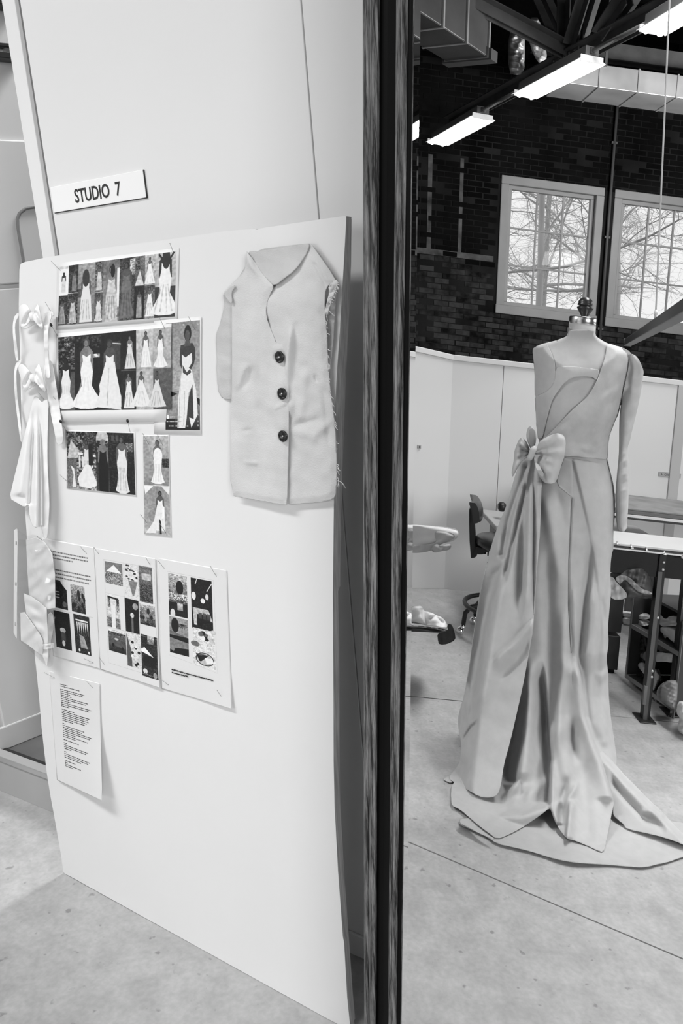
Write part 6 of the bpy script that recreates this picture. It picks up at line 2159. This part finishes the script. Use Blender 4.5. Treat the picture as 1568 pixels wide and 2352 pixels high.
for pts, xx in (([(1166, 100), (1172, 70), (1190, 30), (1204, 40), (1205, 120), (1203, 170), (1184, 173), (1168, 167)], -9.6), ([(1212, 86), (1214, 40), (1240, 40), (1256, 120), (1253, 148), (1236, 146), (1222, 120)], -9.8)):
    puffy('sheet_panel', pts, on_sheet((xx, -0.6, 4.3), GW), 0.10, m_duct, d3, 3, 0.03, 26, step=2, pw=3)
# rolling shelf under the cutting table
m_shelf = mat('shelf_grey', 0.045, 0.6, var=0.01, scale=5)
m_shelf_e = mat('shelf_edge', 0.20, 0.6)
K0, K1 = sz(1434, 1570, 0.0), sz(1547, 1652, 0.0)
kd = (K1 - K0) / np.linalg.norm(K1 - K0)
kn = np.array([kd[1], -kd[0], 0.0])
kn = kn if kn @ (EYE_V - K0) > 0 else -kn
KL = np.linalg.norm(K1 - K0)
cart = empty('shelf_cart', (K0 + K1) / 2, 'dark rolling shelf cart full of cloth rolls under the cutting table', 'cart')


def kz(px, py):
    return float(seen(px, py, K0, kn)[2])


zk0, zk1, zk2 = kz(1438, 1548), kz(1462, 1440), kz(1443, 1365)
zt_c = zk2 + 0.01


def kbox(nm, l0, l1, d0, d1, z0, z1, m, par=None):
    c = K0 + kd * (l0 + l1) / 2 - kn * (d0 + d1) / 2 + Z_ * (z0 + z1) / 2
    return MB().obox(c, (kd, kn, Z_), (abs(l1 - l0) / 2, abs(d1 - d0) / 2, abs(z1 - z0) / 2)).build(nm, m, par or cart)


kbox('side_panel', 0.0, 0.014, 0.0, 0.36, 0.05, zt_c, m_shelf)
kbox('side_panel', KL - 0.014, KL, 0.0, 0.36, 0.03, zt_c, m_shelf)
kbox('panel_edge', -0.001, 0.011, -0.003, 0.0, 0.03, zt_c, m_shelf_e)
kbox('panel_edge', KL - 0.012, KL + 0.001, -0.003, 0.0, 0.0, zt_c, m_shelf_e)
kbox('back_panel', 0.0, KL, 0.35, 0.362, 0.05, zt_c, m_shelf)
for z in (zk0, zk1):
    kbox('shelf', 0.014, KL - 0.014, 0.0, 0.35, z - 0.016, z, m_shelf)
    kbox('shelf_edge', 0.014, KL - 0.014, -0.004, 0.0, z - 0.018, z + 0.001, m_shelf_e)
for l in (0.05, KL - 0.06):
    for d in (0.05, 0.3):
        c = K0 + kd * l - kn * d
        MB().lathe([(0.004, -0.016), (0.026, -0.014), (0.030, 0), (0.026, 0.014), (0.004, 0.016)], c + Z_ * 0.030, 16, ax=(kn, Z_, kd)).build('caster', m_black, cart)
cb = empty('side_cabinet', sz(1405, 1560), 'dark grey cabinet end standing between the gown and the shelf cart', 'cabinet')
q = sz(1430, 1557) - kd * 0.02
for z0_, z1_ in ((0.02, kz(1420, 1465) - 0.004), (kz(1420, 1458), kz(1420, 1372))):
    MB().obox(q - np.array([0, -0.16, 0]) + Z_ * (z0_ + z1_) / 2 - X_ * 0.12, (X_, Y_, Z_), (0.10, 0.15, (z1_ - z0_) / 2)).build('carcass', m_shelf, cb, bevel=0.003)
MB().obox(q - np.array([0, -0.16, 0]) + Z_ * 0.01 - X_ * 0.13, (X_, Y_, Z_), (0.09, 0.14, 0.01)).build('plinth', m_black, cb)

KP = K0 + kd * 0.1 - kn * 0.05
pc = on_sheet(KP, kn)
m_roll = mat('cloth_roll', 0.46, 0.8, var=0.03, scale=12)
m_roll2 = mat('paper_roll_white', 0.60, 0.7, var=0.03, scale=12)
for nm, pts, D, m, lab, sd_ in (('paper_roll', [(1412, 1403), (1450, 1405), (1494, 1409), (1494, 1424), (1450, 1420), (1413, 1419), (1409, 1421), (1408, 1411)], 0.018, m_roll2, 'upper white paper roll on the shelf cart, left of the table leg', 1),
                                ('paper_roll', [(1417, 1416), (1450, 1419), (1492, 1423), (1491, 1439), (1450, 1435), (1417, 1432), (1414, 1424)], 0.020, m_roll2, 'lower white paper roll with a rounded end on the shelf cart', 2),
                                ('cloth_roll', [(1512, 1411), (1518, 1413), (1524, 1420), (1530, 1422), (1537, 1414), (1570, 1416), (1572, 1438), (1540, 1438), (1512, 1438)], 0.03, m_roll, 'bundled cloth roll behind the white rolls, right of the table leg', 3),
                                ('cloth_roll', [(1516, 1438), (1545, 1440), (1566, 1444), (1567, 1476), (1550, 1478), (1538, 1470), (1532, 1462), (1526, 1468), (1522, 1454), (1516, 1452)], 0.026, m_roll2, 'white roll with a torn wrapper on the middle shelf', 4),
                                ('cloth_roll', [(1504, 1498), (1520, 1496), (1524, 1500), (1540, 1499), (1561, 1500), (1562, 1522), (1540, 1522), (1522, 1519), (1503, 1521)], 0.024, m_roll2, 'white rolls lying on the lowest ledge of the cart', 5),
                                ('dark_roll', [(1507, 1474), (1516, 1472), (1540, 1474), (1562, 1490), (1562, 1499), (1530, 1497), (1510, 1495)], 0.024, m_shelf_e, 'grey roll with a dark end behind the white rolls', 6),
                                ('black_cloth', [(1458, 1464), (1475, 1452), (1490, 1452), (1490, 1520), (1486, 1556), (1470, 1560), (1460, 1550), (1452, 1530), (1443, 1510), (1444, 1498), (1454, 1488)], 0.05, m_black, 'heap of black cloth on the bottom shelf, left of the table leg', 7),
                                ('paper_stack', [(1466, 1523), (1474, 1521), (1482, 1524), (1481, 1552), (1470, 1538), (1464, 1530)], 0.012, mat('paper_shade', 0.62, 0.8), 'white papers tucked beside the black cloth', 8),
                                ('plastic_wrap', [(1467, 1505), (1478, 1497), (1486, 1493), (1485, 1520), (1478, 1516)], 0.016, mat('grey_wrap', 0.12, 0.25), 'crumpled dark plastic in front of the black cloth', 9),
                                ('cloth_bundle', [(1499, 1536), (1506, 1536), (1514, 1546), (1519, 1558), (1512, 1568), (1506, 1580), (1500, 1598), (1512, 1606), (1508, 1614), (1498, 1602), (1496, 1560)], 0.03, m_roll, 'crumpled pale cloth behind the table leg near the floor', 10),
                                ('grey_sack', [(1530, 1563), (1545, 1562), (1556, 1564), (1555, 1600), (1551, 1632), (1536, 1624), (1520, 1612), (1510, 1604), (1506, 1590), (1514, 1574)], 0.06, mat('sack_grey', 0.24, 0.6, var=0.06, scale=14), 'big grey plastic sack at the foot of the shelf cart', 11),
                                ('cardboard_box', [(1502, 1540), (1515, 1535), (1517, 1552), (1522, 1560), (1517, 1566), (1503, 1556)], 0.012, m_dgrey, 'dark crumpled box on the cart, above the grey sack', 12)):
    o = empty(nm, pc(np.array(pts, float).mean(0)[0], np.array(pts, float).mean(0)[1], 0.0), lab, 'sack' if 'sack' in nm else 'paper' if 'paper_stack' in nm else 'roll' if 'roll' in nm else 'box' if 'box' in nm else 'wrap' if 'wrap' in nm else 'cloth')
    off = {'grey_sack': 0.09, 'black_cloth': -0.05, 'dark_roll': -0.06, 'plastic_wrap': 0.02, 'paper_stack': 0.0}.get(nm, 0.0)
    pl = on_sheet(KP + kn * off, kn)
    puffy({'paper_roll': 'roll', 'cloth_roll': 'roll', 'dark_roll': 'roll'}.get(nm, 'body'), pts, pl, D, m, o, sd_, 0.004, 16, step=1.5)
bag = empty('white_bag', sz(1560, 1665), 'crumpled white plastic bag on the floor at the right rim of the mirror', 'bag')
puffy('body', [(1556, 1612), (1568, 1610), (1590, 1620), (1600, 1660), (1590, 1690), (1572, 1690), (1556, 1680), (1556, 1660), (1562, 1650), (1552, 1638)], on_sheet(sz(1570, 1686), (0.96, 0.29, 0)), 0.07, mat('bag_white', 0.7, 0.4), bag, 5, 0.012, 22, step=2)
# wrapped bundle hanging under the table top
PB = np.array([TX - 0.10, -0.05, 0.5])
pb_m = on_sheet(PB)
bn = empty('wrapped_bundle', pb_m(1450.0, 1350.0, 0.0), 'grey folded bundle wrapped in plastic, right under the cutting table top', 'bundle')
m_wrap = mat('bundle_grey', 0.20, 0.45, var=0.05, scale=10)
puffy('body', [(1398, 1322), (1404, 1314), (1418, 1306), (1440, 1304), (1470, 1303), (1486, 1305), (1494, 1330), (1498, 1352), (1500, 1366), (1492, 1376), (1460, 1373), (1440, 1376), (1405, 1378), (1396, 1370)], pb_m, 0.07, mat('bundle_dark', 0.05, 0.5, var=0.02, scale=10), bn, 21, 0.008, 26)
f1 = [(1413, 1330), (1416, 1324), (1426, 1321), (1438, 1322), (1450, 1330), (1462, 1342), (1474, 1353), (1496, 1360), (1497, 1366), (1480, 1364), (1466, 1360), (1452, 1348), (1442, 1336), (1434, 1330), (1424, 1342), (1418, 1338)]
drape('folded_edge', f1, pb_m, lambda X, Y: 0.082 + wrinkle(X, Y, 0.003, 18, 4), m_wrap, bn, step=1.5)
drape('pale_corner', [(1399, 1323), (1410, 1328), (1414, 1336), (1430, 1352), (1440, 1364), (1437, 1376), (1405, 1378), (1399, 1360), (1398, 1340)], pb_m, lambda X, Y: 0.078 + wrinkle(X, Y, 0.006, 24, 9), mat('pale_wrap', 0.34, 0.55), bn, step=1.5)
kbase = kbox('cart_ledge', 0.02, KL - 0.02, 0.05, 0.34, zt_c, zt_c + 0.012, m_shelf)

# stool with cloth and a padded roll at the left rim of the mirror
ST = np.array([-2.9, 0.70, 0.28])
pst = on_sheet(ST)
stl = empty('low_stool', (-2.93, 1.0, 0), 'black low stool carrying white cloth at the left rim of the mirror', 'stool')
puffy('seat', [(660, 1418), (955, 1436), (990, 1440), (1025, 1445), (1030, 1450), (1024, 1454), (995, 1453), (955, 1451), (660, 1434)], pst, 0.15, m_vinyl, stl, 3, 0.001, 40, step=2, pw=4)
zst = float(pst(np.array(955.0), np.array(1450.0), 0.0)[2])
MB().tube([(-2.93, 1.27, 0.02), (-2.93, 1.27, zst)], 0.02, 10).build('column', m_black, stl)
MB().lathe([(0.10, 0.0), (0.10, 0.015), (0.03, 0.03)], (-2.93, 1.27, 0), 20).build('foot', m_black, stl)
wc = empty('white_cloth', pst(990.0, 1425.0, 0.0), 'crumpled white cloth lying on the black stool', 'cloth')
puffy('heap', [(930, 1395), (955, 1392), (968, 1391), (974, 1404), (984, 1405), (1002, 1412), (1018, 1420), (1026, 1432), (1027, 1442), (1010, 1441), (985, 1437), (955, 1432), (930, 1430)], on_sheet(ST + np.array([0.10, 0.03, 0])), 0.05, m_satin, wc, 7, 0.005, 34, step=1.5,
      extra=lambda X, Y: fold(X, Y, [(972, 1396), (975, 1415), (982, 1436)], -0.025, 5, 8, 5, 5) + cross_fold(X, Y, [(984, 1422), (1000, 1416), (1020, 1430)], -0.015, 4, 5, 5, 5))
bc = empty('black_cloth', pst(1030.0, 1460.0, 0.1), 'black cloth hanging over the edge of the low stool', 'cloth')
drape('hanging', [(1026, 1440), (1030, 1432), (1038, 1436), (1044, 1452), (1046, 1470), (1028, 1479), (1010, 1481), (1006, 1474), (1004, 1454), (1024, 1450), (1030, 1444)], on_sheet(ST + np.array([0.16, 0.05, 0])), lambda X, Y: 0.01 + wrinkle(X, Y, 0.004, 30, 4), m_black, bc, step=1.5, solid=0.004)
RL = np.array([-2.9, 0.70, 0.65])
prl = on_sheet(RL)
pr = empty('pressing_pad', prl(1000.0, 1225.0, 0.0), 'white padded pressing roll with a knotted cover at the left rim of the mirror', 'pad')
puffy('roll', [(925, 1203), (956, 1205), (1000, 1209), (1040, 1212), (1049, 1216), (1053, 1224), (1051, 1234), (1044, 1241), (1030, 1246), (1020, 1248), (1005, 1250), (990, 1256), (955, 1258), (925, 1256)], prl, 0.05, mat('pad_white', 0.66, 0.7), pr, 3, 0.0015, 40, step=1.5)
puffy('gathered_cover', [(925, 1250), (955, 1252), (990, 1250), (1004, 1244), (998, 1234), (995, 1226), (1000, 1220), (1020, 1221), (1040, 1224), (1046, 1234), (1034, 1242), (1018, 1248), (1006, 1254), (998, 1262), (975, 1269), (955, 1270), (925, 1268)], on_sheet(RL + np.array([0.045, 0.015, 0])), 0.012, mat('pad_cover', 0.46, 0.8), pr, 9, 0.002, 26, step=1.5)
puffy('cover_tail', [(990, 1250), (1004, 1249), (1010, 1254), (1016, 1254), (1024, 1250), (1034, 1249), (1037, 1256), (1030, 1264), (1014, 1266), (1000, 1270), (992, 1267), (988, 1258)], on_sheet(RL + np.array([0.05, 0.015, 0])), 0.02, mat('pad_cover', 0.56, 0.8), pr, 11, 0.003, 16, step=1.5)
at_ = empty('ironing_table', (-3.0, 1.0, 0), 'ironing table that carries the padded roll, beyond the left rim of the mirror', 'table')
zl_ = float(prl(np.array(955.0), np.array(1262.0), 0.0)[2])
MB().box((-3.15, 0.80, zl_ - 0.03), (-2.72, 1.35, zl_)).build('table_top', m_grey, at_, bevel=0.004)
for x, y in ((-3.12, 0.84), (-2.76, 0.84), (-3.12, 1.26), (-2.76, 1.26)):
    MB().box((x - 0.015, y - 0.015, 0), (x + 0.015, y + 0.015, zl_ - 0.03)).build('leg', m_leg, at_)
